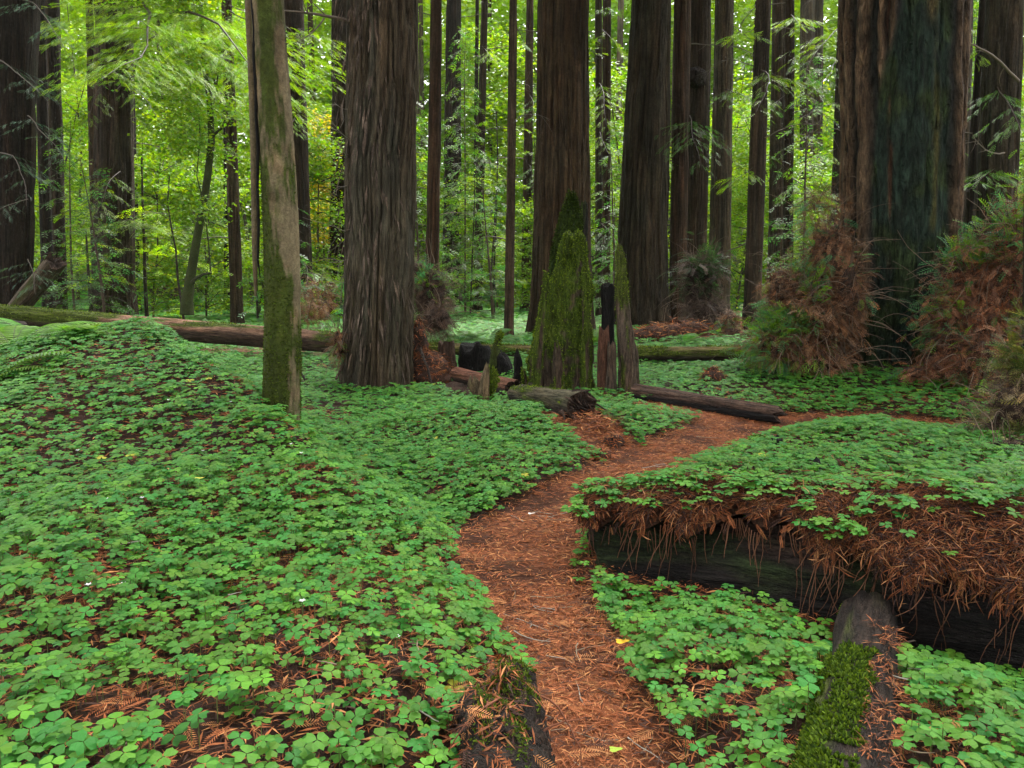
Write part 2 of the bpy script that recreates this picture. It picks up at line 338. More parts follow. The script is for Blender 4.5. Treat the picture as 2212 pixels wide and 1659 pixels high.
def sorrel_cols(n, x, y):
    base = A([.064, .195, .024]); t = R.random((n, 1)); v = R.uniform(.75, 1.3, (n, 1))
    c = base * v * (1 + (t - .5) * A([[.8, .05, -.5]]))
    yel = R.random(n) < .0022; c[yel] = A([.42, .40, .04])
    lt = R.random(n) < .12; c[lt] = A([.10, .27, .025]) * R.uniform(.8, 1.2, (lt.sum(), 1))
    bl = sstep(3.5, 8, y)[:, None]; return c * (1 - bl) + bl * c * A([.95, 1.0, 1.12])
def make_sorrel():
    mb = MB()
    for y0, y1, dens, s0, s1, hi in [(1.2, 4.2, 800, .027, .044, True), (4.2, 8.2, 860, .029, .045, True), (8.2, 14, 520, .036, .056, False), (14, 26, 110, .06, .10, False), (26, 55, 28, .12, .2, False)]:
        x, y = sorrel_pts(y0, y1, dens); k = keep_sorrel(x, y); x, y = x[k], y[k]; nn = len(x)
        s = s0 + (s1 - s0) * R.beta(1.6, 1.6, nn); s = s * (.74 + .3 * fbm(x * 2.1 + 5, y * 2.1, 25)); z = H(x, y); nr = gnorm(x, y)
        st = R.uniform(.02, .115, nn) * (1 if hi else .9)
        tilt = norm(nr * .5 + A([0, 0, 1.0]) + R.normal(0, .20, (nn, 3)) + A([0, -.12, 0]))
        pos = np.stack([x, y, z + st], 1); X = rdir(nn, -.1, .1); X = norm(X - tilt * (X * tilt).sum(1, keepdims=True))
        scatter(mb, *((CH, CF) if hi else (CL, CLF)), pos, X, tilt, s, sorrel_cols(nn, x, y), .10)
        if hi and y1 < 5:                               # stems
            sv = A([[0, .012, 0], [0, -.012, 0], [1, -.012, 0], [1, .012, 0]]).astype(float)
            gp = np.stack([x, y, z - .01], 1); scatter(mb, sv, A([[0, 1, 2, 3]]), gp, pos - gp, rdir(nn), st + .01, np.tile(A([.10, .12, .04]), (nn, 1)))
    return mb

# ------------------------------------------------------------------ litter of fallen redwood needles
def lit_cols(n, dark=0.0):
    c = np.where(R.random((n, 1)) < .25, A([[.46, .20, .075]]), A([[.30, .095, .034]])) * R.uniform(.45, 1.35, (n, 1))
    dk = R.random(n) < .18 + dark; c[dk] = A([.055, .026, .018]); return c
def make_litter():
    mb = MB()
    # trail: dense; elsewhere a looser mat under the leaves
    for y0, y1, dens, ontrail, l0, l1 in [(1.4, 4.0, 9500, True, .015, .055), (4.0, 9.0, 4500, True, .025, .07), (1.3, 4.5, 4200, False, .015, .075), (4.5, 9.5, 1100, False, .03, .09)]:
        x, y = sorrel_pts(y0, y1, dens); pd = path_d(x, y)
        k = (pd < .10) if ontrail else (pd > .0); x, y = x[k], y[k]
        if ontrail:
            s_, t_ = logR_d(x, y); k = R.random(len(x)) < sstep(.30, .50, fbm(x * 4, y * 4, 77)) * .82 + .18; x, y = x[k], y[k]
        n_ = len(x); nr = gnorm(x, y); z = H(x, y) + R.uniform(0, .014 if ontrail else .03, n_)
        X = rdir(n_, -.15, .22); scatter(mb, *SLV, np.stack([x, y, z], 1), X, nr + R.normal(0, .3, (n_, 3)), R.uniform(l0, l1, n_), lit_cols(n_, 0 if ontrail else .12), .1)  # off-trail litter darker: the darkness below the leaves put into its colour
    for k in range(130):                                # thin fallen twigs
        y = R.uniform(1.6, 9); x = R.uniform(-.6, .6) * y; a = R.uniform(0, 6.28); L_ = R.uniform(.04, .16) * (1 + y / 10)
        if k < 60: y = R.uniform(1.8, 6.5); x = float(np.interp(y, PATH[:11, 1], PATH[:11, 0])) + R.normal(0, .15)
        p = curvy((x, y, 0), (math.cos(a), math.sin(a), 0), L_, 5, 0, .2); p[:, 2] = H(p[:, 0], p[:, 1]) + .008 + (.04 if k >= 60 else 0); mb.add(*tubev(p, np.linspace(.0028, .0012, 6), 4), A([[.25, .19, .13], [.10, .06, .04], [.32, .29, .24]][R.integers(0, 3)]))
    for y0, y1, dens in [(1.4, 3.6, 330), (3.6, 7, 90)]:   # whole feathery sprays
        x, y = sorrel_pts(y0, y1, dens); n_ = len(x); z = H(x, y) + R.uniform(.004, .03, n_)
        scatter(mb, *SPH, np.stack([x, y, z], 1), rdir(n_, -.1, .2), gnorm(x, y) + R.normal(0, .25, (n_, 3)), R.uniform(.04, .11, n_), lit_cols(n_), .1)
    return mb

# ------------------------------------------------------------------ trunks
def trunk_mesh(name, height, r0, r1, mat, nseg=96, dz=.05, dzfar=.6, vis=8, fur=.02, K=40, fz=1.6, flare=.25, fl=.5, lobes=6, seed=0, colf=None, bend=None, sub=0.3, ell=1.0, extra=None):
    z = np.concatenate([np.arange(-sub, vis, dz), np.arange(vis, height, dzfar), [height]])
    th = np.arange(nseg) / nseg * 2 * np.pi; T, Z = np.meshgrid(th, z); u = T / (2 * np.pi)
    r = r1 + (r0 - r1) * (1 - np.clip(Z / height, 0, 1))
    lob = 1 + .6 * np.sin(lobes * T + seed) * .5 + .5 * (vn(u * 5, Z * 0 + 3, seed + 5, 5) - .5)
    r = r * (1 + flare * np.exp(-np.maximum(Z, -.1) / fl) * lob)
    r = r * (1 + .05 * (fbm(u * 4, Z * .35, seed + 8, 2, 4) - .5) * 2)
    wp = (fbm(u * 6, Z * fz * .6, seed + 1, 2, 6) - .5) * 2.6
    a = vn(u * K + wp, Z * fz, seed + 2, K); rid = 1 - np.abs(2 * a - 1); rid2 = 1 - np.abs(2 * vn(u * K * 2 + wp * 1.7, Z * fz * 2.3, seed + 3, 2 * K) - 1)
    prof = (sstep(0.0, .42, 1 - rid) * .72 + rid2 * .28)
    r = r + fur * (prof - .5)
    if extra is not None: r = extra(T, Z, r)
    x = r * np.cos(T); y = r * np.sin(T) * ell
    if bend is not None:
        bx, by = bend(Z); x = x + bx; y = y + by
    v = np.stack([x, y, Z], -1).reshape(-1, 3); nr = len(z)
    i = np.arange(nr - 1)[:, None] * nseg; j = np.arange(nseg)[None]; k = (j + 1) % nseg
    f = np.stack([i + j, i + k, i + nseg + k, i + nseg + j], -1).reshape(-1, 4)
    Tm = T[:-1] + math.pi / nseg; Zm = (Z[:-1] + Z[1:]) / 2
    c = colf(Tm, Zm, prof[:-1]) if colf else np.ones(Tm.shape + (3,)) * A([.1, .07, .05])
    mb = MB(); mb.add(v, f, c.reshape(-1, 3), True)
    mb.add(v[-nseg:], A([list(range(nseg))]), c.reshape(-1, 3)[-1])
    return mb.mesh(name, mat)
def barkcol(base, seed=0, moss=0.0, mossh=3.0, red=.5, mosst=math.pi, mc=(.05, .085, .012)):
    base = A(base)
    def f(T, Z, prof):
        u = T / (2 * np.pi); n1 = fbm(u * 7, Z * .5, seed + 31, 3, 7)[..., None]; n2 = vn(u * 18, Z * .9, seed + 41, 18)[..., None]
        c = base * A([.50, .47, .40]) * (.55 + .9 * n1) * (1 + red * (n2 - .5) * A([.5, .0, -.3]))
        if moss:
            mk = sstep(.42, .62, fbm(u * 9, Z * 2.2, seed + 51, 3, 9) + moss * np.exp(-np.maximum(Z, 0) / mossh) - .25 + .18 * np.cos(T - mosst))[..., None]
            c = c * (1 - mk) + mk * A(mc) * (.6 + .8 * n2)
        return c
    return f
def orient(o, top):                                    # tilt the object so its z points to `top`
    d = Vector(top) - o.location; o.rotation_mode = 'QUATERNION'; o.rotation_quaternion = d.to_track_quat('Z', 'Y')
    return o

BROWN = (.105, .068, .046); GREY = (.125, .105, .082); DARK = (.045, .034, .027); RED = (.135, .078, .052); PALE = (.24, .205, .16); TAN = (.145, .105, .075)
DEAD = []                                              # dead twig meshes, shared
for k in range(6):
    mb = MB(); L_ = R.uniform(.9, 2.2); p = curvy((0, 0, 0), (1, 0, R.uniform(-.1, .4)), L_, 10, R.uniform(.2, .7), .13)
    mb.add(*tubev(p, np.linspace(.016, .003, 11), 5), A([.12, .095, .075]), True)
    for q in range(R.integers(3, 7)):
        i0 = R.integers(3, 10); d = norm(p[i0] - p[i0 - 1]) + R.normal(0, .6, 3)
        mb.add(*tubev(curvy(p[i0], d, R.uniform(.25, .8), 6, .4, .16), np.linspace(.007, .002, 7), 4), A([.12, .10, .08]), True)
    DEAD.append(mb.mesh('dead_branch', M_twig))
def foliage_bough(mb, p0, d, L, tmpl, sp, cols, droop=.5, twr=.012, dens=1.0, side=.45, stem=True):
    p = curvy(p0, d, L, 10, droop, .07)
    if stem: mb.add(*tubev(p, np.linspace(twr, .003, 11), 4), A([.07, .05, .035]), True)
    P_, X_, S_ = [], [], []
    ns = max(4, int(L * 7 * dens))
    for k in range(ns):
        t = R.uniform(.15, 1); i = min(9, int(t * 10)); fr = t * 10 - i; q = p[i] * (1 - fr) + p[i + 1] * fr; dd = norm(p[i + 1] - p[i])
        sd = norm(np.cross(dd, A([0, 0, 1]))) * (1 if k % 2 else -1)
        l2 = L * side * (1.15 - t) * R.uniform(.5, 1.1)
        dirn = norm(dd * .7 + sd + A([0, 0, -.15 + R.normal(0, .12)])); m_ = max(1, int(l2 / (sp * .42)))
        for w in range(m_):
            c = q + dirn * l2 * (w + .3) / m_ + A([0, 0, -.10 * l2 * ((w + 1) / m_) ** 2]); s2 = 1 if w % 2 else -1
            P_.append(c); X_.append(norm(dirn + np.cross(dirn, A([0, 0, 1])) * s2 * R.uniform(.2, .9) + A([0, 0, R.normal(-.15, .2)]))); S_.append(sp * R.uniform(.6, 1.2))
    if not P_: return
    n_ = len(P_); scatter(mb, *tmpl, A(P_), A(X_), norm(A([[0, 0, 1.]]) + R.normal(0, .35, (n_, 3))), A(S_), cols(n_), .15)
def gcol(base, var=.35, yel=.5):
    base = A(base)
    def f(n_):
        g0 = R.uniform(1 - var, 1 + var); t = R.random((n_, 1)) - .5
        return base * g0 * R.uniform(.7, 1.35, (n_, 1)) * (1 + t * A([[yel, .1, -.4]]))
    return f

# ------------------------------------------------------------------ unseen crowns high above the frame, placed to shade the nearer trunks (shared meshes)
def canopy_mesh(seed):
    mb = MB(); r = np.random.default_rng(seed)
    n_ = 2000; z = r.uniform(0, 10, n_) ; rr = (3.6 * (1 - z / 13)) * np.sqrt(r.random(n_)); a = r.uniform(0, 6.28, n_)
    q = fbm(a * 1.5 + 9, z * 1.2, seed); k = q > .52; z, rr, a = z[k], rr[k], a[k]; n_ = len(z)
    pos = np.stack([rr * np.cos(a), rr * np.sin(a), z - rr * .3], 1); X = np.stack([np.cos(a), np.sin(a), -.3 + 0 * a], 1) + r.normal(0, .3, (n_, 3))
    scatter(mb, *SPL, pos, X, norm(A([[0, 0, 1.]]) + r.normal(0, .3, (n_, 3))), r.uniform(.5, 1.0, n_), gcol((.05, .10, .025))(n_), .1)
    for k in range(16):
        zz = r.uniform(0, 9); aa = r.uniform(0, 6.28); l = 3.2 * (1 - zz / 13)
        mb.add(*tubev(curvy((0, 0, zz), (math.cos(aa), math.sin(aa), -.1), l, 6, .3, .05), np.linspace(.06, .01, 7), 4), A([.07, .05, .04]), True)
    return mb.mesh('crown', M_leaf)
CAN = [canopy_mesh(s) for s in (1, 2, 3)]

# ------------------------------------------------------------------ the standing redwoods
def ptree(label, base, top, Y=None, col=BROWN, moss=0.0, hero=False, nm='redwood_tree', cat='redwood tree', group='redwood trunks in the grove', K=None, fur=None, flare=.22,
          lobes=6, mat=None, colf=None, extra=None, ndead=0, canopy=True, nseg=None, fl=None, red=.5, bend=None, side=None, ell=1.0):
    xb, yb, wb = base; xt, wt = top
    if Y is None: Y = GR(xb, yb)[1]
    b = W(xb, yb, Y); b[2] = h1(b[0], b[1]) if not hero else b[2]
    t = W(xt, 0, Y); px2m = Y / (FPX * math.cos(PITCH)) * 1.02
    r0 = wb / 2 * px2m; rt = wt / 2 * px2m; ht = t[2] - b[2]
    cz = max(9.0, .37 * Y + 4.0); height = cz + 9.5
    r1 = max(r0 * .35, r0 + (rt - r0) / ht * height)
    seed = abs(hash(label)) % 1000 if False else sum(ord(c) * (i + 1) for i, c in enumerate(label)) % 997
    root = link(nm, None, loc=b, label=label, cat=cat, group=group)
    circ = 2 * math.pi * r0
    nseg = nseg or (360 if hero else int(np.clip(circ / .05, 36, 110)))
    K = K or int(np.clip(circ / (.085 if hero else .16), 8, 60))
    fur = 1.6 * fur if fur is not None else (.030 if hero else min(.07, r0 * .13))
    me = trunk_mesh('trunk', height, r0, r1, mat or (M_bark if Y < 16 else M_barkf), nseg, .045 if hero else .14, 1.2, min(cz, .345 * Y + 2.0), fur, K, 1.1 if hero else .5, flare, fl or r0 * 1.3, lobes, seed,
                    colf or barkcol(col, seed, moss, red=red, mosst=-1.9), sub=.35, extra=extra, bend=bend, ell=ell)
    tr = link('trunk', me, root); d = Vector((t[0] - b[0], 0, t[2] - b[2])); tr.rotation_mode = 'QUATERNION'; tr.rotation_quaternion = Vector((0, 0, 1)).rotation_difference(d)
    if canopy and Y < 27:  # crowns only over nearer trunks, left off farther back to keep the background bright
        c = link('crown', CAN[seed % 3], root, loc=Vector(d.normalized() * cz)); c.rotation_euler.z = seed; s = min(1.25, max(.7, r0 * 1.5 + .3)); c.scale = (s, s, 1)
    rr = random.Random(seed)
    for q in range(ndead):
        z = rr.uniform(1.5, .34 * Y + 1.2); a = rr.choice([0, math.pi]) + rr.uniform(-.9, .9) - .3; rz = r0 + (rt - r0) * min(1, z / ht)
        o = link('dead_branch', DEAD[rr.randrange(6)], root); cdir = d.normalized() * z
        o.location = (cdir.x + math.cos(a) * rz * .9, math.sin(a) * rz * .9, z); o.rotation_euler = (rr.uniform(-.5, .5), rr.uniform(-.4, .35), a); s = rr.uniform(.5, 1.0) * (.7 + Y / 40); o.scale = (s, s, s)
    return root, b, Y, r0

def g_w(Z, t): return np.where(t < 0, .40 + .44 * sstep(5.0, 3.4, Z), .50 + .14 * sstep(3.5, 1.2, Z)) + .16 * (fbm(Z * 1.1, 0 * Z + 4, 5, 3) - .5) + .4 * np.clip(.9 - Z / 1.6, 0, 1)
def g_t(T, Z):                                         # 0 faces the viewer, negative left; bark plates wander a little
    t = (T + math.pi / 2 + math.pi) % (2 * np.pi) - math.pi
    return t + .07 * (fbm(Z * .9 + 3, T * 0 + 2, 88, 3) - .5) * 2 + .03 * (fbm(T * 8, Z * 3, 89, 3) - .5) * 2
def g_rid(t): return np.clip(sum(np.exp(-((t - c) / w) ** 4) for c, w in [(-1.36, .09), (-1.05, .13), (-.72, .06), (-.55, .05), (.70, .075), (.93, .10), (1.22, .10), (1.5, .1)]), 0, 1)
def giant_col(T, Z, prof):
    t = g_t(T, Z); u = T / (2 * np.pi); n1 = fbm(u * 14, Z * .8, 71, 3, 14); n2 = fbm(u * 44, Z * 4, 72, 4, 44)[..., None]; n3 = fbm(u * 14, Z * 2.2, 73, 5, 14)
    rd = np.where(np.abs(t) < 1.6, g_rid(t), 1)[..., None]
    c = A([.105, .068, .038]) * (.25 + 1.5 * n2) * rd + (1 - rd) * A([.016, .017, .013])
    sc = sstep(g_w(Z, t) + .04, g_w(Z, t) - .04, np.abs(t))[..., None]
    ch = A([.016, .030, .020]) * (.5 + n2)
    gm = sstep(.47, .60, n3)[..., None] * .8; ch = ch * (1 - gm) + gm * A([.026, .042, .012]) * (.5 + n2)
    yl = (np.exp(-((t - .26) / .05) ** 2) * sstep(1.4, 2.2, Z) * sstep(4.8, 3.4, Z) * sstep(.42, .58, fbm(u * 40, Z * 2.2, 75, 3, 40)))[..., None] * .8; ch = ch * (1 - yl) + yl * A([.085, .08, .022])
    yt = (np.exp(-((t - .16) / .08) ** 2) * sstep(4.5, 4.9, Z))[..., None]; ch = ch * (1 - yt) + yt * A([.12, .095, .04]) * (.4 + 1.2 * n2)
    c = c * (1 - sc) + sc * ch
    rdn = (np.exp(-((t + .60) / .035) ** 2) * sstep(.45, .6, fbm(u * 50, Z * 1.5, 76, 3, 50)))[..., None] * .7; return c * (1 - rdn) + rdn * A([.11, .042, .018]) * (.4 + n2)
def giant_shape(T, Z, r):
    t = g_t(T, Z); sc = sstep(g_w(Z, t) + .05, g_w(Z, t) - .07, np.abs(t)); rd = np.where(np.abs(t) < 1.6, g_rid(t), .5)
    return r + .085 * (rd - .5) * (1 - sc) - sc * (.15 - .03 * np.sin(t * 5) - .05 * fbm(T * 6, Z * 1.2, 90, 3)) + .03 * (fbm(T * 14, Z * 3, 92, 3) - .5)

TREES = [
    # label, base (x, y, width), top (x at y=0, width), options
    ('very dark thick redwood trunk at the far left edge behind the long log', (14, 662, 72), (20, 104), dict(Y=18, col=DARK, fur=.05)),
    ('slim dark redwood trunk behind the broken leaning log, left one of a close pair', (103, 668, 24), (84, 20), dict(Y=26, col=DARK)),
    ('greyer redwood trunk right behind the broken leaning log, right one of a close pair', (128, 670, 28), (111, 28), dict(Y=27, col=(.085, .066, .052))),
    ('slender straight redwood trunk touching the left side of a thick grey one', (208, 668, 17), (193, 14), dict(Y=30, col=BROWN, ndead=3)),
    ('thick grey-brown redwood trunk above the long log, left of the curved maple', (246, 681, 78), (246, 66), dict(Y=26, col=(.10, .078, .062), ndead=4, fur=.05)),
    ('dark redwood trunk half hidden behind the right side of a thick grey one', (291, 668, 22), (276, 18), dict(Y=34, col=DARK)),
    ('very thin dark trunk right of the curved mossy maple', (490, 664, 13), (488, 10), dict(Y=36, col=DARK)),
    ('light brown straight redwood trunk just left of the mossy foreground tree', (513, 702, 26), (489, 18), dict(col=TAN, ndead=5)),
    ('dark ridged redwood trunk just right behind the mossy foreground tree', (656, 697, 40), (634, 38), dict(col=(.085, .06, .048), ndead=3)),
    ('dark redwood trunk partly hidden behind the left side of the thickest shaggy-barked redwood', (745, 650, 62), (744, 46), dict(Y=32, col=(.08, .062, .046), ndead=3)),
    ('tan redwood trunk rising from a brown shrub right of the thickest shaggy-barked redwood', (932, 690, 30), (943, 21), dict(Y=24, col=RED, ndead=4)),
    ('very dark redwood trunk right of the tan one rising from a brown shrub', (975, 664, 40), (980, 27), dict(col=DARK, ndead=5)),
    ('slim knobbly redwood trunk midway between two straight bare ones in the centre', (1031, 674, 19), (1047, 13), dict(col=(.095, .07, .05), ndead=7)),
    ('thin distant trunk just left behind a slim knobbly one', (1024, 664, 9), (1031, 7), dict(Y=42, col=DARK)),
    ('smooth tan slender redwood trunk standing nearest in the centre clearing', (1099, 730, 20), (1109, 14), dict(col=TAN, ndead=3)),
    ('slender dark brown redwood trunk just left of the big redwood behind the mossy snag', (1136, 669, 21), (1145, 12), dict(col=(.10, .068, .05), ndead=3)),
    ('big reddish brown ridged redwood standing directly behind the mossy snag', (1212, 707, 118), (1217, 97), dict(Y=22, col=(.12, .082, .052), fur=.055, K=34, nseg=200, ndead=1, flare=.18)),
    ('left slender trunk of a joined pair between the two big ridged redwoods', (1294, 668, 15), (1293, 13), dict(Y=30, col=(.09, .068, .05))),
    ('right slender trunk of a joined pair between the two big ridged redwoods', (1309, 668, 17), (1311, 17), dict(Y=31, col=BROWN, ndead=4)),
    ('big dark grey-brown ridged redwood leaning slightly right, behind the thin snag', (1383, 706, 104), (1407, 74), dict(Y=24.5, col=(.085, .070, .052), fur=.055, K=34, nseg=200, flare=.22)),
    ('reddish redwood trunk joined to a darker one that carries a round burl', (1462, 706, 34), (1475, 32), dict(Y=25, col=(.12, .075, .052), ndead=2)),
    ('dark thick redwood trunk with a round burl high up its side', (1500, 698, 46), (1512, 44), dict(Y=26, col=(.085, .062, .045), ndead=3, burl=True)),
    ('pale grey straight redwood trunk right of the one with a burl', (1552, 688, 45), (1565, 34), dict(Y=27, col=(.17, .14, .11), ndead=4)),
    ('brown redwood trunk leaning slightly right beside the tall sprout thicket', (1622, 726, 36), (1649, 29), dict(Y=18.5, col=(.105, .08, .058), ndead=4)),
    ('mid brown redwood trunk behind a thin dark one left of the burned giant', (1673, 676, 31), (1684, 26), dict(Y=30, col=(.10, .078, .056))),
    ('thin dark redwood trunk in front of a mid brown one left of the burned giant', (1702, 676, 21), (1706, 18), dict(Y=28, col=(.075, .052, .038), ndead=5)),
    ('distant redwood trunk in the gap left of the burned giant, left one of two', (1738, 668, 24), (1744, 26), dict(Y=42, col=(.12, .10, .075))),
    ('distant redwood trunk in the gap left of the burned giant, right one of two', (1764, 668, 18), (1768, 19), dict(Y=44, col=(.12, .10, .075))),
    ('dark redwood trunk close to the left side of the burned giant', (1799, 690, 24), (1822, 18), dict(Y=28, col=(.08, .06, .045), ndead=3)),
    ('distant brown redwood trunk just right of the burned giant', (2072, 680, 32), (2085, 27), dict(Y=30, col=(.11, .085, .065))),
    ('thin dark trunk leaning right between the burned giant and a wide ridged redwood', (2081, 690, 21), (2125, 14), dict(Y=20, col=(.06, .045, .035), ndead=3)),
    ('wide ridged grey-brown redwood near the right edge', (2138, 690, 80), (2171, 62), dict(Y=19, col=(.085, .072, .052), ndead=3, fur=.05)),
    ('thin weathered trunk cut by the right edge of the view', (2222, 1000, 34), (2236, 26), dict(Y=7.5, col=(.12, .10, .07))),
]
TR = {}
for lab, base, top, o in TREES:
    burl = o.pop('burl', False)
    root, b, Y, r0 = ptree(lab, base, top, **o); TR[lab] = (root, b, Y, r0)
    if burl:
        q = W(1504, 168, Y - r0 * .85); v = rdir(700); mb = MB(); me_t = None
        th = np.linspace(0, 2 * np.pi, 29)[:-1]; ph = np.linspace(0.02, np.pi - .02, 16); TT, PP = np.meshgrid(th, ph); rr_ = .32 * (1 + .35 * (fbm(TT * 2.2, PP * 3, 91) - .5))
        v = np.stack([rr_ * np.sin(PP) * np.cos(TT), rr_ * np.sin(PP) * np.sin(TT), rr_ * np.cos(PP)], -1).reshape(-1, 3)
        i = np.arange(15)[:, None] * 28; j = np.arange(28)[None]; k = (j + 1) % 28
        mb.add(v, np.stack([i + j, i + 28 + j, i + 28 + k, i + k], -1).reshape(-1, 4), A([.03, .022, .018]), True)
        link('burl', mb.mesh('burl', M_barkf), root, loc=Vector(q - b), label='round dark burl on the trunk')
# the two heroes
root14, b14, Y14, r14 = ptree('thickest shaggy grey-brown redwood standing beside the trail, left of centre', (817, 824, 134), (829, 131), Y=11.7, col=(.145, .126, .098), hero=True, K=44, fur=.05, flare=.10, fl=.5, lobes=7, ndead=0, red=.5)
rootG, bG, YG, rG = ptree('giant burned redwood with a black hollow scar and brown bark ridges', (1930, 815, 214), (1948, 226), Y=11.3, hero=True, K=40, fur=.03, flare=.04, colf=giant_col, extra=giant_shape, nm='giant_redwood_tree', mat=bark_mat('burned_bark', 8, .22, 1.0, .6, rough=.8, dist=.04), nseg=420)

# shreds of bark peeling from the thickest redwood
mb = MB(); n_ = 420
th = R.uniform(math.pi, 2 * math.pi, n_); z = R.uniform(0, 5.4, n_); rr = r14 * 1.02
P0 = np.stack([rr * np.cos(th), rr * np.sin(th), z], 1); X = np.stack([np.cos(th) * .25, np.sin(th) * .25, -np.ones(n_)], 1) + R.normal(0, .07, (n_, 3))
scatter(mb, A([[0, .03, 0], [.5, .05, .02], [1, 0, .0], [.5, -.05, .02], ]).astype(float), A([[0, 1, 2, 3]]), P0, X, np.stack([np.cos(th), np.sin(th), 0 * th], 1), R.uniform(.12, .42, n_), A([.14, .105, .08]) * R.uniform(.5, 1.3, (n_, 1)), .1)
link('peeling_bark', mb.mesh('peeling_bark', M_bark), root14)
# the long bare limb reaching left from it, and the small dead twigs on its left side
def limb(root, b, p0, p1, r, name='dead_branch', sag=.06, col=(.13, .10, .075), twigs=4):
    p0, p1 = A(p0), A(p1); t = np.linspace(0, 1, 13)[:, None]; p = p0 + (p1 - p0) * t + A([0, 0, 1]) * (-sag * 4 * t * (1 - t)) * np.linalg.norm(p1 - p0) + np.cumsum(R.normal(0, .012 * np.linalg.norm(p1 - p0) / 4, (13, 3)), 0) * (t > 0)
    mb = MB(); mb.add(*tubev(p - b, np.linspace(r, r * .3, 13), 6), A(col), True)
    for q in range(twigs):
        i0 = R.integers(3, 12); mb.add(*tubev(curvy(p[i0] - b, norm(p1 - p0) + R.normal(0, .6, 3), R.uniform(.2, .6), 6, .3, .15), np.linspace(r * .35, .002, 7), 4), A(col), True)
    return link(name, mb.mesh(name, M_twig), root)
limb(root14, b14, W(770, 48, 11.5), W(612, 22, 11.0), .028, sag=-.02)
limb(root14, b14, W(700, 40, 11.3), W(640, 92, 10.8), .012)
for a_, c_ in [((757, 235), (722, 220)), ((757, 300), (718, 262)), ((756, 345), (730, 300)), ((752, 400), (716, 396)), ((750, 500), (706, 470)), ((750, 560), (700, 560)), ((748, 610), (690, 585))]:
    limb(root14, b14, W(*a_, 11.5), W(*c_, 11.2), .007, col=(.2, .17, .14), sag=.1, twigs=3)

# ------------------------------------------------------------------ mossy tree in front, split stem on its left
def moss_tufts(mb, pos, nrm, s0, s1, cols=((.09, .14, .012), (.16, .22, .02), (.04, .07, .01))):
    n_ = len(pos); c = A(cols)[R.integers(0, len(cols), n_)] * R.uniform(.7, 1.3, (n_, 1))
    for q in range(2):
        X = norm(nrm * .7 + R.normal(0, .6, (n_, 3))); scatter(mb, A([[0, .25, 0], [1, .12, 0], [1, -.12, 0], [0, -.25, 0]]).astype(float), A([[0, 1, 2, 3]]), pos, X, rdir(n_), R.uniform(s0, s1, n_), c, .15)
Ym = 6.1; bm = W(612, 935, Ym); tm = W(583, 0, Ym); bm[2] -= .1
rm = root = link('mossy_tree', None, loc=bm, label='slim grey mossy tree with a long black crack, nearest upright trunk on the left', cat='tree')
px = Ym / FPX
def mcol(T, Z, prof):
    t = (T + math.pi / 2 + math.pi) % (2 * np.pi) - math.pi      # 0 faces the viewer, negative is left
    u = T / (2 * np.pi); n1 = .8 * fbm(u * 8, Z * 2.5, 101, 4, 8) + .2 * vn(u * 60, Z * 26, 104, 60); n2 = fbm(u * 20, Z * 8, 102, 3, 20)
    c = A([.135, .108, .062]) * (.5 + 1.0 * n2[..., None]) ; c = c * (1 - .35 * sstep(.5, .62, n1)[..., None])
    lean = .06 + .36 * np.exp(-Z / 1.2) + .18 * sstep(-.2, -1.2, t) * sstep(3.2, 1.2, Z) - .10 * sstep(.3, 1.0, t) + .13 * np.exp(-((t + .05) / .5) ** 2)
    mk = sstep(.56, .70, n1 + lean)[..., None]
    return c * (1 - mk) + mk * A([.04, .055, .009]) * (.5 + .9 * n2[..., None])
hM = 13.0
bendm = lambda Z: (px * (9 * np.sin((Z - .3) * 1.3) - 6 * np.exp(-Z * 3)), 0 * Z)
me = trunk_mesh('trunk', hM, 40 * px, 9 * px, M_smooth, 160, .03, .5, 3.9, .006, 30, 8, .10, .2, 5, 3, mcol, bend=bendm)
d = Vector((tm[0] - bm[0], 0, tm[2] - bm[2]))
o = link('trunk', me, root); o.rotation_mode = 'QUATERNION'; o.rotation_quaternion = Vector((0, 0, 1)).rotation_difference(d)
c = link('crown', CAN[1], root, loc=Vector((d.normalized() * 6.5))); c.scale = (.6, .6, .6)
# second stem hugging the left side above mid height, separated by the crack
mb = MB(); pts = [(549, 640), (548, 560), (547, 480), (546, 400), (545, 300), (542, 200), (539, 120), (536, 40), (533, -40), (528, -200)]
pp = A([W(x + 3, y, Ym - .005) for x, y in pts]); mb.add(*tubev(pp - bm, A([3, 7, 8, 8, 9, 9, 9, 10, 10, 10]) * px * .85, 12), A([.11, .088, .05]), True)
link('side_stem', mb.mesh('side_stem', M_smooth), root, label='thin pale stem left of the black crack')
mb = MB(); pts = [(560, 600), (558, 560), (557, 480), (557, 400), (556, 320), (554, 250), (552, 200), (551, 130), (548, 60), (546, 0), (543, -60)]; pp = A([W(x + (2, -1)[i % 2], y, Ym - .07) for i, (x, y) in enumerate(pts)])  # near-black tube: the shade inside the gap put in as colour
mb.add(*tubev(pp - bm, A([1, 2.5, 3, 3, 3.5, 3, 4, 4.5, 4, 4, 4]) * px, 8), A([.006, .005, .004]), True); link('crack', mb.mesh('crack', M_char), root, label='long black strip standing for the shaded crack up the left side')
mb = MB(); n_ = 6500; z = R.beta(1, 1.7, n_) * 2.6; th = R.uniform(math.pi * .8, 2.2 * math.pi, n_)
cm = mcol(th[None], z[None], None)[0]; k = (cm[:, 1] > cm[:, 0] * 1.15); z, th = z[k], th[k]
rr = (40 + (9 - 40) * z / hM) * px * (1 + .1 * np.exp(-z / .2)); bx = bendm(z)[0]
lp = np.stack([rr * np.cos(th) + bx, rr * np.sin(th), z], 1); q = Vector((0, 0, 1)).rotation_difference(d).to_matrix(); lp = lp @ A(q).T
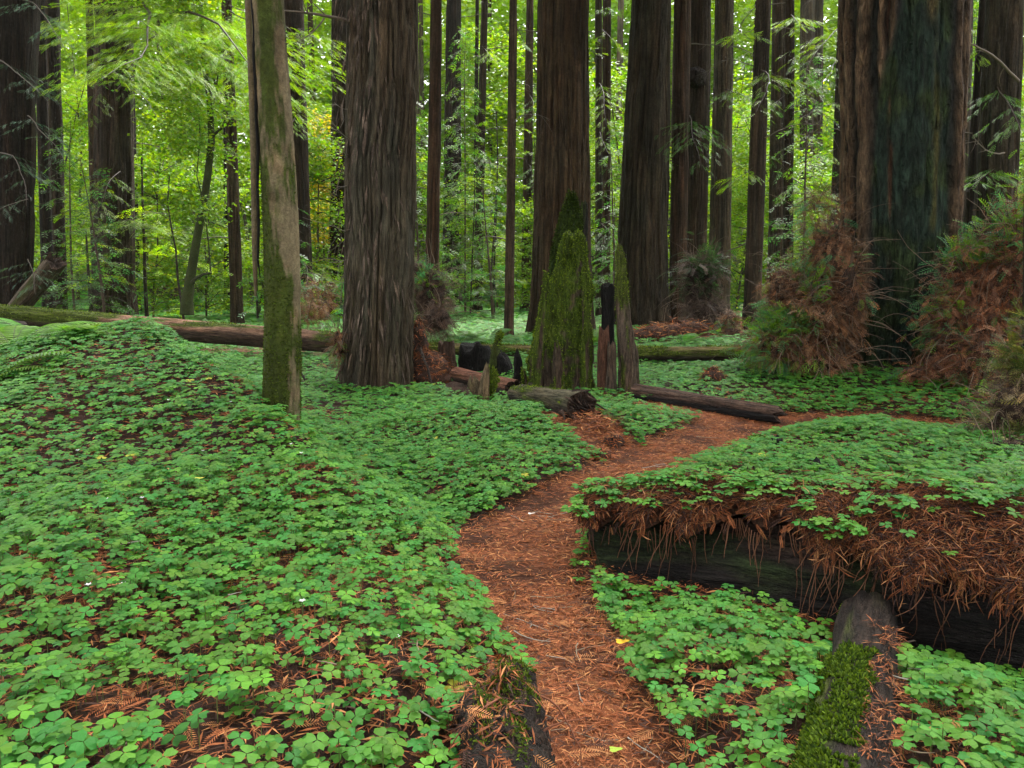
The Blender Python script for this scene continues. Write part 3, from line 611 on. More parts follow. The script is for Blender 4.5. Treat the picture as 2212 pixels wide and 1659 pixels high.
moss_tufts(mb, lp, np.stack([np.cos(th), np.sin(th), 0 * th + .2], 1), .006, .016, ((.06, .085, .010), (.085, .12, .014), (.04, .055, .01)))
link('moss', mb.mesh('moss', M_moss), root, kind='stuff')

# ------------------------------------------------------------------ snags and stumps built from their outlines
def loft(rows, Y, ratio=.6, nseg=72, jag=.03, fur=.018, K=22, colf=None, mat=None, step=.02, name='snag', b=None, seed=0, ytilt=0.0, ragged=.05, cap=True, crag=.09):
    rows = sorted(rows, key=lambda r: r[0]); py = A([r[0] for r in rows], float); xl = A([r[1] for r in rows], float); xr = A([r[2] for r in rows], float)
    ztop = W(0, py[0], Y)[2]; zbot = W(0, py[-1], Y)[2]; nz = int((ztop - zbot) / step) + 2
    pys = np.linspace(py[-1] + 12, py[0], nz); XL = np.interp(pys, py, xl); XR = np.interp(pys, py, xr)
    Zs = A([W(0, p_, Y)[2] for p_ in pys]); XL = A([W(a_, p_, Y)[0] for a_, p_ in zip(XL, pys)]); XR = A([W(a_, p_, Y)[0] for a_, p_ in zip(XR, pys)])
    th = np.arange(nseg) / nseg * 2 * np.pi; T, Z = np.meshgrid(th, Zs); u = T / (2 * np.pi)
    hw = ((XR - XL) / 2)[:, None]; cx = ((XR + XL) / 2)[:, None]; zn = Zs[:, None]; cx = cx + hw * crag * 1.4 * (fbm(zn * 4.5, zn * 0, seed + 31, 4) - .5); hw = hw * (1 + crag * 2.4 * (fbm(zn * 6, zn * 0, seed + 33, 4) - .5))
    wp = (fbm(u * 5, Z * 1.2, seed, 2, 5) - .5) * 2
    a_ = vn(u * K + wp, Z * 1.5, seed + 1, K); prof = sstep(.1, .8, np.abs(2 * a_ - 1))
    lum = (fbm(u * 6, Z * 5, seed + 2, 3, 6) - .5)
    k_ = np.minimum(1, hw / .08)
    x = cx + (hw + fur * (prof - .6) * k_ + jag * lum * k_) * np.cos(T); y = Y + (np.maximum(hw, .02) * ratio + (fur * (prof - .6) + jag * lum) * k_) * np.sin(T) + ytilt * (Z - zbot)
    zz = Z + (ragged * (vn(u * 14, 0 * Z, seed + 3, 14) - .5) * 2) * sstep(ztop - .25, ztop, Z)
    v = np.stack([x - b[0], y - b[1], zz - b[2]], -1).reshape(-1, 3)
    i = np.arange(nz - 1)[:, None] * nseg; j = np.arange(nseg)[None]; k = (j + 1) % nseg
    f = np.stack([i + j, i + k, i + nseg + k, i + nseg + j], -1).reshape(-1, 4)
    c = colf(T[:-1], Z[:-1] - zbot, prof[:-1]).reshape(-1, 3)
    mb = MB(); mb.add(v, f, c, True); ctop = v[-nseg:].mean(0, keepdims=True) - A([[0, 0, .03]])
    if cap: mb.add(np.concatenate([v[-nseg:], ctop]), np.stack([np.arange(nseg), (np.arange(nseg) + 1) % nseg, np.full(nseg, nseg)], 1), c[-1])
    me = mb.mesh(name, mat); vv = v.reshape(nz, nseg, 3); return me, vv, T, Z - zbot
def tufts_on(vv, T, Z, cf, n_, s0, s1, parent, front=True, cols=None, up=.3, name='moss'):
    nz, ns = T.shape; i = R.integers(0, nz, n_); j = R.integers(0, ns, n_); c = cf(T[i, j][None], Z[i, j][None], T[i, j][None] * 0)[0]
    k = (c[:, 1] > c[:, 0] * 1.12)
    if front: k &= np.sin(T[i, j]) < .35
    i, j = i[k], j[k]; mb = MB(); p = vv[i, j] + R.normal(0, .006, (len(i), 3)); nr = np.stack([np.cos(T[i, j]), np.sin(T[i, j]), np.full(len(i), up)], 1)
    moss_tufts(mb, p, nr, s0, s1, *( [cols] if cols else [])); return link(name, mb.mesh(name, M_moss), parent, kind='stuff')
def mosscol(mossc, woodc, thr=.5, seed=0, fade=None, left=.0):
    def f(T, Z, prof):
        u = T / (2 * np.pi); n1 = .85 * fbm(u * 8, Z * 2.0, seed + 11, 4, 8) + .15 * vn(u * 40, Z * 20, seed + 13, 40); n2 = fbm(u * 24, Z * 6, seed + 12, 3, 24)[..., None]
        mk = sstep(thr - .05, thr + .05, n1 + (fade(Z) if fade else 0) - left * np.cos(T))[..., None]
        return A(woodc) * (.5 + n2) * (1 - mk) + mk * A(mossc) * (.5 + n2)
    return f
Ys = 9.75; bs = W(1208, 866, Ys); snag = link('mossy_snag', None, loc=bs, label='tall broken moss-covered snag in front of the big reddish redwood', cat='snag')
cf = mosscol((.05, .078, .008), (.065, .048, .032), .5, 5, lambda Z: .26 * sstep(.2, 1.2, Z) - .03, .07)
me, vv, T, Z = loft([(505, 1224, 1256), (510, 1217, 1263), (530, 1209, 1270), (560, 1204, 1271), (600, 1190, 1274), (647, 1172, 1276), (715, 1156, 1277), (783, 1145, 1279), (830, 1138, 1281), (868, 1126, 1284)], Ys, .5, colf=cf, mat=M_wood, name='front_slab', b=bs, seed=5, nseg=140, K=15, jag=.10, fur=.05)
link('front_slab', me, snag); tufts_on(vv, T, Z, cf, 13000, .010, .024, snag)
Yr = 10.05; cf2 = mosscol((.022, .040, .006), (.03, .026, .02), .44, 6, lambda Z: .3 * sstep(1.2, 2.0, Z) - .05, .08)
Yr = 10.15; DKM = ((.03, .05, .008), (.05, .075, .01), (.02, .035, .006))
me, vv, T, Z = loft([(418, 1229, 1240), (430, 1224, 1247), (444, 1217, 1251), (478, 1207, 1258), (546, 1192, 1266), (600, 1182, 1268), (647, 1172, 1266), (715, 1154, 1262), (868, 1140, 1262)], Yr, .45, colf=cf2, mat=M_wood, name='rear_spire', b=bs, seed=8, nseg=90, K=20, jag=.06)
link('rear_spire', me, snag); tufts_on(vv, T, Z, cf2, 11000, .012, .03, snag, cols=DKM)
me, vv, T, Z = loft([(440, 1252, 1263), (448, 1250, 1270), (480, 1249, 1270), (560, 1248, 1269), (700, 1244, 1268)], Yr + .1, .6, colf=mosscol((.03, .05, .008), (.02, .018, .014), .5, 9, lambda Z: .2 * sstep(1.4, 1.6, Z)), mat=M_wood, name='rear_prong', b=bs, seed=9, nseg=50, K=9)
link('rear_prong', me, snag)
Y2 = 9.5; b2 = W(1336, 885, Y2)
for nm_, rows, Yq, sd_ in [('splinter', [(590, 1176, 1182), (620, 1172, 1188), (700, 1160, 1184), (800, 1146, 1176), (866, 1134, 1172)], Ys - .18, 61), ('splinter', [(560, 1262, 1267), (600, 1258, 1272), (700, 1255, 1277), (860, 1252, 1284)], Ys - .16, 62), ('splinter', [(735, 1196, 1204), (760, 1194, 1212), (864, 1190, 1222)], Ys - .26, 63), ('splinter', [(800, 1128, 1133), (820, 1126, 1140), (864, 1120, 1146)], Ys - .05, 64)]:
    cq = mosscol((.05, .075, .008), (.06, .042, .028), .52, sd_, lambda Z: .2 * sstep(.3, 1.2, Z)); me, vv, T, Z = loft(rows, Yq, .6, colf=cq, mat=M_wood, name=nm_, b=bs, seed=sd_, nseg=44, K=8, fur=.015, jag=.03); link(nm_, me, snag); tufts_on(vv, T, Z, cq, 1800, .01, .022, snag)
sn2 = link('thin_snag', None, loc=b2, label='thin pointed split snag right of the mossy one, charred on its left', cat='snag')
cfs = mosscol((.06, .075, .015), (.085, .062, .045), .55, 15, lambda Z: .16 * sstep(.9, 1.6, Z) - .05)
cfw = mosscol((.05, .05, .02), (.075, .055, .04), .72, 16)
cfk = lambda T, Z, p: np.ones(T.shape + (3,)) * A([.0085, .0075, .0065]) * (.6 + .8 * fbm(T * 4, Z * 6, 12)[..., None]); cfr = mosscol((.05, .05, .02), (.085, .04, .025), .8, 18)
for nm_, rows, Yq, cc, mt, sd_ in [('spire', [(531, 1335, 1340), (545, 1331, 1347), (555, 1329, 1352), (600, 1329, 1355), (647, 1330, 1358), (715, 1332, 1368), (783, 1336, 1372), (888, 1338, 1378)], Y2, cfs, M_wood, 21),
                                   ('charred_slab', [(614, 1299, 1322), (620, 1298, 1326), (700, 1298, 1328), (770, 1296, 1330), (880, 1294, 1336)], Y2 + .14, cfk, M_char, 22),
                                   ('side_plank', [(742, 1313, 1327), (750, 1312, 1330), (883, 1306, 1333)], Y2 - .1, cfw, M_wood, 23),
                                   ('left_slab', [(708, 1294, 1316), (760, 1290, 1318), (872, 1288, 1318)], Y2 - .02, cfr, M_wood, 24),
                                   ('right_plank', [(742, 1364, 1372), (760, 1360, 1379), (886, 1354, 1384)], Y2 + .03, cfw, M_wood, 25)]:
    me, vv, T, Z = loft(rows, Yq, .7, colf=cc, mat=mt, name=nm_, b=b2, seed=sd_, nseg=48, K=10, fur=.012, jag=.015, ragged=.04); link(nm_, me, sn2)
    if nm_ == 'spire': tufts_on(vv, T, Z, cc, 4000, .008, .018, sn2)
Yc = 12.3
def simple_stump(name, label, rows, Y, cf_, mat, ratio=.9, seed=0, K=14, moss=0, **k):
    b_ = W((rows[-1][1] + rows[-1][2]) / 2, rows[-1][0], Y); o_ = link(name, None, loc=b_, label=label, cat='stump')
    me, vv, T, Z = loft(rows, Y, ratio, colf=cf_, mat=mat, name='stump_wood', b=b_, seed=seed, nseg=64, K=K, **k); link('stump_wood', me, o_)
    if moss: tufts_on(vv, T, Z, cf_, moss, .01, .025, o_)
    return o_
simple_stump('cut_stump', 'squat brown stump beside the debris pile right of the thickest redwood', [(742, 948, 984), (748, 947, 985), (780, 949, 986), (812, 950, 990)], Yc, mosscol((.04, .04, .02), (.07, .045, .032), .8, 31), M_wood, seed=31)
simple_stump('charred_stump', 'low wide pitch-black stump between the brown stump and the mossy horn', [(748, 994, 1056), (756, 992, 1060), (780, 990, 1064), (812, 985, 1070)], Yc + .1, cfk, M_char, seed=32, ragged=.08)
simple_stump('horned_stump', 'black rounded root lump with a curved mossy horn pointing up', [(762, 1068, 1090), (772, 1060, 1102), (790, 1058, 1108), (822, 1056, 1114)], Yc - .3, cfk, M_char, seed=33, ragged=.05)
hs = [o for o in bpy.data.objects if o.name.startswith('horned_stump')][0]; bh = A(hs.location); mb = MB()
pp = A([W(x, y, Yc - .35) for x, y in [(1068, 790), (1070, 768), (1072, 750), (1076, 735), (1080, 722)]]); mb.add(*tubev(pp - bh, A([.085, .075, .06, .035, .008]), 14), A([.045, .06, .014]), True)
link('horn', mb.mesh('horn', M_wood), hs); mb = MB(); k_ = R.integers(0, 5, 900); fr = R.random((900, 1)); kk = np.minimum(k_ + 1, 4)
moss_tufts(mb, (pp[k_] * (1 - fr) + pp[kk] * fr) - bh + norm(R.normal(0, 1, (900, 3))) * .055, R.normal(0, 1, (900, 3)), .012, .03); link('moss', mb.mesh('moss', M_moss), hs, kind='stuff')
simple_stump('small_stump', 'small pale splintered stump with a mossy shoulder in front of the stump group', [(790, 1050, 1056), (800, 1046, 1058), (820, 1038, 1058), (845, 1033, 1058), (882, 1027, 1060)], 9.4, mosscol((.07, .09, .015), (.16, .12, .07), .75, 41), M_wood, seed=41, K=9, ragged=.05)
sst = [o for o in bpy.data.objects if o.name == 'small_stump'][0]; bq = A(sst.location)
for nm_, rows, Yq, cc, mo in [('left_arm', [(818, 1016, 1026), (828, 1012, 1040), (842, 1018, 1050), (856, 1028, 1054)], 9.5, mosscol((.07, .09, .015), (.12, .09, .055), .75, 42), 0), ('mossy_shoulder', [(797, 1056, 1066), (808, 1056, 1076), (822, 1056, 1078), (832, 1056, 1072), (850, 1054, 1064)], 9.45, mosscol((.07, .10, .012), (.05, .04, .02), .3, 43), 1600)]:
    me, vv, T, Z = loft(rows, Yq, .6, colf=cc, mat=M_wood, name=nm_, b=bq, seed=44, nseg=40, K=8); link(nm_, me, sst)
    if mo: tufts_on(vv, T, Z, cc, mo, .01, .025, sst)
simple_stump('black_splinter', 'short black splinter of wood at the left foot of the mossy snag', [(757, 1116, 1119), (775, 1111, 1127), (800, 1108, 1130), (846, 1106, 1132)], 10.2, cfk, M_char, seed=51, K=7, ragged=.05)

# ------------------------------------------------------------------ fallen logs
def log(name, label, p0, p1, r0, r1, cf_, mat, nseg=72, dz=.05, fur=.012, K=20, knots=0, bow=0.0, seed=0, hollow=False, group=None, lump=.06):
    p0, p1 = A(p0), A(p1); L_ = np.linalg.norm(p1 - p0); root = link(name, None, loc=p0, label=label, cat='log', group=group)
    q = Vector(p1 - p0).to_track_quat('Z', 'Y'); M = A(q.to_matrix())
    zs = np.arange(0, L_ + dz, dz); th = np.arange(nseg) / nseg * 2 * np.pi; T, Z = np.meshgrid(th, zs); u = T / (2 * np.pi)
    r = r0 + (r1 - r0) * Z / L_; a_ = vn(u * K + (fbm(u * 5, Z, seed, 2, 5) - .5) * 2, Z * 1.3, seed + 1, K); prof = sstep(.1, .8, np.abs(2 * a_ - 1))
    r = r * (1 + lump * 2 * (fbm(u * 4, Z * 1.2, seed + 2, 3, 4) - .5)) + fur * (prof - .6)
    endr = (vn(u * 13, 0 * Z + 1, seed + 4, 13) - .5) * .6 * r0 * 2 * sstep(L_ - .35, L_, Z) - (vn(u * 11, 0 * Z + 1, seed + 7, 11) - .5) * .3 * r0 * 2 * sstep(.25, 0, Z)
    loc = np.stack([r * np.cos(T), r * np.sin(T), Z + endr], -1); nz = len(zs)
    nw = loc @ M.T                                      # world-aligned vectors for colouring (up side)
    upn = (np.stack([np.cos(T), np.sin(T), 0 * T], -1) @ M.T)[..., 2]
    c = cf_(T, Z, prof, upn, nw)[:-1].reshape(-1, 3)
    i = np.arange(nz - 1)[:, None] * nseg; j = np.arange(nseg)[None]; k = (j + 1) % nseg
    v = loc.reshape(-1, 3); mb = MB(); mb.add(v, np.stack([i + j, i + k, i + nseg + k, i + nseg + j], -1).reshape(-1, 4), c, True)
    for e, zc in ((0, -1), (1, 1)):                     # ends: sunken, broken wood
        ring = v[-nseg:] if e else v[:nseg]; m_ = ring.mean(0); dpt = (-.5 if hollow else -.12) * r0 * zc
        r2 = m_ + (ring - m_) * .72 + A([0, 0, dpt]) + R.normal(0, .01, ring.shape); r3 = m_[None] + A([[0, 0, dpt * 2.2]])
        vv_ = np.concatenate([ring, r2, r3]); a1 = np.arange(nseg); b1 = (a1 + 1) % nseg
        f4 = np.stack([a1, b1, nseg + b1, nseg + a1], 1); f3 = np.stack([nseg + a1, nseg + b1, np.full(nseg, 2 * nseg)], 1)
        if not e: f4 = f4[:, ::-1]; f3 = f3[:, ::-1]
        mb.add(vv_, f4, A([.05, .032, .022])); mb.add(vv_, f3, A([.03, .02, .015]))
    o_ = link('trunk', mb.mesh('trunk', mat), root); o_.rotation_mode = 'QUATERNION'; o_.rotation_quaternion = q
    return root, p0, nw, T, Z, upn, M
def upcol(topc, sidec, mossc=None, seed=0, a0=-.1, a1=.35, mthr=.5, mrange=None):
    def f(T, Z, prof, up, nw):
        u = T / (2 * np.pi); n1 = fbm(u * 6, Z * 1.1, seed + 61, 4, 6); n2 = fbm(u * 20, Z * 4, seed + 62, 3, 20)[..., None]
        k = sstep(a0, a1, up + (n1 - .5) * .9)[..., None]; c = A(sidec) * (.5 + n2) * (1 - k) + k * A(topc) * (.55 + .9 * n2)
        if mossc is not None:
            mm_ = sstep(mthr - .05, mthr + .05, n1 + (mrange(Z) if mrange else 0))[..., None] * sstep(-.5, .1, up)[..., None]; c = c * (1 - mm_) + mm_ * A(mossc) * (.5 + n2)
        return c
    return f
def tufts_log(nw, T, Z, up, M, cf_, n_, s0, s1, root, thr=-.2):
    i = R.integers(0, T.shape[0], n_); j = R.integers(0, T.shape[1], n_); c = cf_(T, Z, T * 0, up, nw)[i, j]; k = (c[:, 1] > c[:, 0] * 1.12) & (up[i, j] > thr); i, j = i[k], j[k]
    nr = np.stack([np.cos(T[i, j]), np.sin(T[i, j]), 0 * T[i, j]], -1) @ M.T; mb = MB(); moss_tufts(mb, nw[i, j] + R.normal(0, .004, (len(i), 3)), nr + A([0, 0, .3]), s0, s1)
    return link('moss', mb.mesh('moss', M_moss), root, kind='stuff')
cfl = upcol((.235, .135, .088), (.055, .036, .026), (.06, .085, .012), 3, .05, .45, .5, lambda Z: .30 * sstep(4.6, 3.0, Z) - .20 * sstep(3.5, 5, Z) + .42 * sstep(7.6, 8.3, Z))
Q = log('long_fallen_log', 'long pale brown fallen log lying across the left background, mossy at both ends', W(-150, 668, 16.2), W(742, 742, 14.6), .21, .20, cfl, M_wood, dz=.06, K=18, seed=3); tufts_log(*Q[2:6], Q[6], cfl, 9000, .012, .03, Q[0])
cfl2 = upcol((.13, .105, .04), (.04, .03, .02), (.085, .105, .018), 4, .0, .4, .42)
def onground(p, dz): p[2] = h1(p[0], p[1]) + dz; return p
Q = log('mossy_fallen_log', 'thin moss-topped fallen log passing behind the stumps and snags', W(872, 752, 15.2), W(1240, 764, 14.4), .13, .12, cfl2, M_wood, seed=5, K=12); tufts_log(*Q[2:6], Q[6], cfl2, 5000, .015, .035, Q[0])
Q = log('mossy_fallen_log', 'low mossy log end right of the thin snag, running toward the sprout thicket', onground(W(1365, 772, 12.9), .13), onground(W(1650, 812, 11.4), .10), .12, .10, cfl2, M_wood, seed=6, K=12); tufts_log(*Q[2:6], Q[6], cfl2, 4000, .012, .03, Q[0])
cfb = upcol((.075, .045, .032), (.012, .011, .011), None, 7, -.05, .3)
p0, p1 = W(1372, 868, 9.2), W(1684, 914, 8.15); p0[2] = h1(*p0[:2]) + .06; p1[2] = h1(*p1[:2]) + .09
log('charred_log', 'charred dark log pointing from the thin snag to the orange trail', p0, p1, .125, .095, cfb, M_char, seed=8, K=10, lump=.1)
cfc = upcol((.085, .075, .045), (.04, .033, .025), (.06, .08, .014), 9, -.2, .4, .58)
p0, p1 = W(1118, 846, 9.1), W(1256, 903, 7.7); p0[2] = h1(*p0[:2]) + .10; p1[2] = h1(*p1[:2]) + .10
Q = log('hollow_log', 'short hollow rotten log below the mossy snag, its dark end facing the trail', p0, p1, .12, .155, cfc, M_wood, seed=10, K=12, hollow=False, lump=.2, dz=.025); tufts_log(*Q[2:6], Q[6], cfc, 2500, .008, .02, Q[0])
q1 = W(1256, 903, 7.7); q1[2] = h1(*q1[:2]) + .10; dl = norm(q1 - Q[1]); mb = MB()
for k in range(46):
    a = R.uniform(0, 6.28); o_ = norm(np.cross(dl, [0, 0, 1])) * math.cos(a) + A([0, 0, 1]) * math.sin(a); st_ = q1 - Q[1] + o_ * .155 * R.uniform(.35, 1.02) - dl * .12; mb.add(*tubev(curvy(st_, dl + R.normal(0, .22, 3), R.uniform(.10, .34), 5, .2, .08), np.linspace(R.uniform(.010, .03), .003, 6), 5), A([.035, .022, .016]) * R.uniform(.5, 2.0), True)
m_ = 900; mb.add(*[x for x in tubev(A([q1 - Q[1], q1 - Q[1] + dl * .02]), .01, 4)], A([.03, .02, .015])); link('broken_end', mb.mesh('broken_end', M_wood), Q[0], label='dark splintered end of the log')
mb = MB(); q_ = (q1 - Q[1])[None] + dl * R.uniform(-.1, .55, (m_, 1)) + np.cross(dl, [0, 0, 1])[None] * R.normal(0, .14, (m_, 1)); gz = H(q_[:, 0] + Q[1][0], q_[:, 1] + Q[1][1]) - Q[1][2]; q_[:, 2] = gz + R.uniform(0, .09, m_); scatter(mb, *SLV, q_, rdir(m_, -.3, .3), norm(R.normal(0, .4, (m_, 3)) + A([0, 0, 1])), R.uniform(.04, .11, m_), lit_cols(m_, .1), .1); link('needles', mb.mesh('needles', M_litter), Q[0], kind='stuff')
for nm_, a_, c_ in [('stub', (1143, 850), (1146, 826)), ('stub', (1226, 872), (1238, 858))]:
    mb = MB(); Yq = 8.9 if a_[0] < 1200 else 8.2; mb.add(*tubev(A([W(*a_, Yq), (W(*a_, Yq) + W(*c_, Yq)) / 2, W(*c_, Yq)]) - Q[1], A([.06, .045, .02]), 10), A([.05, .045, .03]), True); link(nm_, mb.mesh(nm_, M_wood), Q[0])
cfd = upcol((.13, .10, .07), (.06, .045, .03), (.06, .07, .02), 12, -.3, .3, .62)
Q = log('leaning_log', 'broken grey log leaning up to the right above the long log at the far left', W(20, 690, 16.8), W(118, 568, 16.4), .20, .19, cfd, M_wood, seed=12, K=12)
Q = log('rotten_log', 'dark rotten log end under the left end of the long log', W(-60, 700, 15.3), W(60, 730, 14.8), .22, .30, upcol((.03, .022, .018), (.012, .01, .01), None, 13), M_char, seed=13)
# big buried log on the right with its thatch of needles
LD = norm(LOGR1 - LOGR0); cfe = upcol((.03, .018, .013), (.011, .009, .008), (.014, .022, .007), 14, .5, .9, .60)  # sides near black: the shade of the log's underside put into the colour
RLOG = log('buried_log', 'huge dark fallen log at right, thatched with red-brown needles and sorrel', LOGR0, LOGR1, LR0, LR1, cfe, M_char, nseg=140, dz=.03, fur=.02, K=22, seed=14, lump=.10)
def on_log(s, a):                                       # point on the thatch: s metres along, a = angle from straight up toward the viewer
    d = LD; nrm_ = norm(np.stack([d[1], -d[0], 0 * d[0]])); up_ = np.cross(nrm_, d); up_ = up_ if up_[2] > 0 else -up_
    rr = LR0 + (LR1 - LR0) * s / np.linalg.norm(LOGR1 - LOGR0) + .03 + .16 * (fbm(s * 1.6 + 3, s * 0, 171, 2) - .5) + .05 * (fbm(s * 5, a * 2, 172, 2) - .5)
    c = LOGR0 + s[:, None] * d; return c + rr[:, None] * (np.cos(a)[:, None] * up_ + np.sin(a)[:, None] * nrm_), np.cos(a)[:, None] * up_ + np.sin(a)[:, None] * nrm_, nrm_
# thatch crust
ns_, na_ = 190, 34; s = np.linspace(-.12, 4.3, ns_); a_ = np.linspace(-1.5, 1.0, na_); S_, A_ = np.meshgrid(s, a_)
edg = lambda q: .50 + .34 * sstep(.6, 1.6, q) + .75 * (vn(q * 2.3, 0 * q, 66) - .4) + .35 * (vn(q * 9, 0 * q, 67) - .4)
edge = edg(S_); AA = -1.5 + (A_ + 1.5) / 2.5 * (1.5 + edge)
pt, nr_, nv = on_log(S_.ravel(), AA.ravel()); th_ = (.035 + .07 * fbm(S_ * 3, AA * 2, 68)).ravel() * (1 - .8 * sstep(.85, 1, (A_.ravel() + 1.5) / 2.5)); pt = pt + nr_ * th_[:, None]
i = np.arange(na_ - 1)[:, None] * ns_; j = np.arange(ns_ - 1)[None]
mb = MB(); mb.add(pt - LOGR0, np.stack([i + j, i + j + 1, i + ns_ + j + 1, i + ns_ + j], -1).reshape(-1, 4), A([.07, .034, .02]), True)
link('needle_thatch', mb.mesh('needle_thatch', M_floor), RLOG[0])
mb = MB(); n_ = 60000; s = R.uniform(-.1, 4.0, n_); ed = edg(s)
a_ = -1.2 + (1.2 + ed) * R.beta(1.6, 1.0, n_); p_, nr_, nv = on_log(s, a_); p_ += nr_ * (.06 + .05 * fbm(s * 3, a_ * 2, 68))[:, None]
hang = sstep(.35, 1.0, a_)[:, None]; X = rdir(n_); X = X - .85 * nr_ * (X * nr_).sum(1, keepdims=True); X = norm(X + A([[0, 0, -1.]]) * hang * .35); p_ = p_ + nr_ * (R.gamma(1.2, .012, n_) + .05 * (fbm(s * 7, a_ * 5, 69) - .4))[:, None] - A([[0, 0, 1.]]) * (hang[:, 0] * R.random(n_) ** 3 * .13)[:, None]
scatter(mb, *SLN, p_ - LOGR0, X, nr_ + R.normal(0, .6, (n_, 3)), R.uniform(.02, .085, n_) * (1 + .2 * hang[:, 0]), lit_cols(n_, .22) * A([.72, .78, .90]), .1)
n_ = 1100; s = R.uniform(-.1, 4.0, n_); ed = edg(s); a_ = np.where(R.random(n_) < .6, ed * R.uniform(.75, 1.05, n_), R.uniform(-.6, .8, n_)); p_, nr_, nv = on_log(s, a_); p_ += nr_ * .08
hang = sstep(.35, .9, a_)[:, None]; X = norm(rdir(n_, -.5, .2) * (1 - .8 * hang) + A([[0, 0, -1.]]) * hang * 1.4 + nv * .2)
scatter(mb, *SPH, p_ - LOGR0, X, nr_ + R.normal(0, .4, (n_, 3)), R.uniform(.035, .085, n_), lit_cols(n_, .05), .1)
for k in range(260):
    s1 = A([R.uniform(0, 3.6)]); ed1 = edg(s1); p_, nr_, nv = on_log(s1, ed1); mb.add(*tubev(curvy(p_[0] - LOGR0 + nv * .05, (R.normal(0, .2), R.normal(0, .2), -1), R.uniform(.1, .35), 7, .6, .15), np.linspace(.0032, .0012, 8), 3), A([.12, .055, .03]) * R.uniform(.5, 1.6), True)
link('hanging_needles', mb.mesh('hanging_needles', M_litter), RLOG[0], kind='stuff')
mb = MB(); n_ = 3600; s = R.uniform(-.15, 4.0, n_); a_ = R.uniform(-.9, .85, n_); bd = .85 - 1.1 * sstep(1.0, 2.4, s) + 1.3 * (fbm(s * 2.2, a_ * 0 + 2, 79, 3) - .5)
kp = (R.random(n_) < .04 + .62 * sstep(bd + .2, bd - .2, a_) * (.25 + .9 * (fbm(s * 5, a_ * 5, 80) > .45))) & (a_ < edg(s)); s, a_ = s[kp], a_[kp]; n_ = len(s)
p_, nr_, nv = on_log(s, a_); p_ += nr_ * R.uniform(.13, .17, (n_, 1)); zt = norm(A([[0, 0, 1.]]) + nr_ * .5 + R.normal(0, .25, (n_, 3)))
scatter(mb, CH, CF, p_ - LOGR0, rdir(n_, -.1, .1), zt, R.uniform(.026, .042, n_), sorrel_cols(n_, s * 0, s * 0 + 4), .1)
link('sorrel', mb.mesh('sorrel', M_sorrel), RLOG[0], kind='stuff')
# mossy little log bottom right, rotten root bottom centre
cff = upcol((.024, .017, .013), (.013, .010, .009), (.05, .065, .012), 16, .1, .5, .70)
pa, pb = W(1872, 1372, 3.15), W(1800, 1980, 1.7); pa[2] = h1(*pa[:2]) + .11; pb[2] = h1(*pb[:2]) + .05
SLOG = log('small_mossy_log', 'short dark log with bright moss in the bottom right corner', pa, pb, .10, .155, cff, M_char, seed=16, nseg=80, dz=.02, K=10, lump=.12)
def mt(nw, T, Z, up, M, root, sel, n_, s0, s1):
    i = R.integers(0, T.shape[0], n_); j = R.integers(0, T.shape[1], n_); k = sel(Z[i, j], up[i, j], nw[i, j]); i, j = i[k], j[k]
    nr = np.stack([np.cos(T[i, j]), np.sin(T[i, j]), 0 * T[i, j]], -1) @ M.T; mb = MB(); moss_tufts(mb, nw[i, j], nr + A([0, 0, .4]), s0, s1, ((.07, .12, .012), (.11, .17, .016), (.035, .065, .010))); return link('moss', mb.mesh('moss', M_moss), root, kind='stuff')
axs = lambda nw, Z, M: nw - Z[..., None] * (M @ A([0, 0, 1]))[None]
mt(*SLOG[2:6], SLOG[6], SLOG[0], lambda Z, up, nw: (up > .15) & ((nw - Z[:, None] * (SLOG[6] @ A([0, 0, 1])))[:, 0] < .01 + .05 * fbm(Z * 14, Z * 0, 3)) & (Z > .55) & (fbm(Z * 9, up * 4, 4) > .38), 26000, .008, .02)
mb = MB(); hp = A([W(x, y, 3.2) for x, y in [(1905, 1420), (1890, 1375), (1865, 1345), (1838, 1330), (1826, 1312)]]); mb.add(*tubev(hp - pa, A([.085, .08, .07, .05, .01]), 18), A([.03, .025, .02]), True); link('root_knob', mb.mesh('root_knob', M_char), SLOG[0])
mb = MB(); n_ = 2600; k_ = R.integers(1, 4, n_); fr = R.random((n_, 1)); dd = norm(R.normal(0, 1, (n_, 3)) + A([-.3, -.3, .5])); moss_tufts(mb, hp[k_] * (1 - fr) + hp[k_ + 1] * fr - pa + dd * (A([.085, .08, .066, .04])[k_][:, None] * (1 - fr) + A([.08, .066, .045, .01])[k_][:, None] * fr), dd, .006, .016, ((.12, .18, .02), (.16, .23, .02), (.08, .12, .015))); link('moss', mb.mesh('moss', M_moss), SLOG[0], kind='stuff')
mb = MB(); i = R.integers(0, SLOG[3].shape[0], 9000); j = R.integers(0, SLOG[3].shape[1], 9000); q_ = SLOG[2][i, j]; zz_ = SLOG[4][i, j]; off_ = (q_ - zz_[:, None] * (SLOG[6] @ A([0, 0, 1])))[:, 0]
k = (SLOG[5][i, j] > -.1) & (off_ > .02) & (fbm(zz_ * 8, off_ * 20, 5) > .50) & (zz_ > .2); q_ = q_[k]; m_ = len(q_); scatter(mb, *SLV, q_ + A([0, 0, .01]), rdir(m_, -.3, .3), norm(R.normal(0, .3, (m_, 3)) + A([.3, 0, 1])), R.uniform(.015, .055, m_), lit_cols(m_, .1) * .8, .1)
scatter(mb, *SPH, q_[:40] + A([0, 0, .015]), rdir(40, -.2, .2), norm(R.normal(0, .3, (40, 3)) + A([.3, 0, 1])), R.uniform(.04, .09, 40), lit_cols(40), .1); link('needles', mb.mesh('needles', M_litter), SLOG[0], kind='stuff')
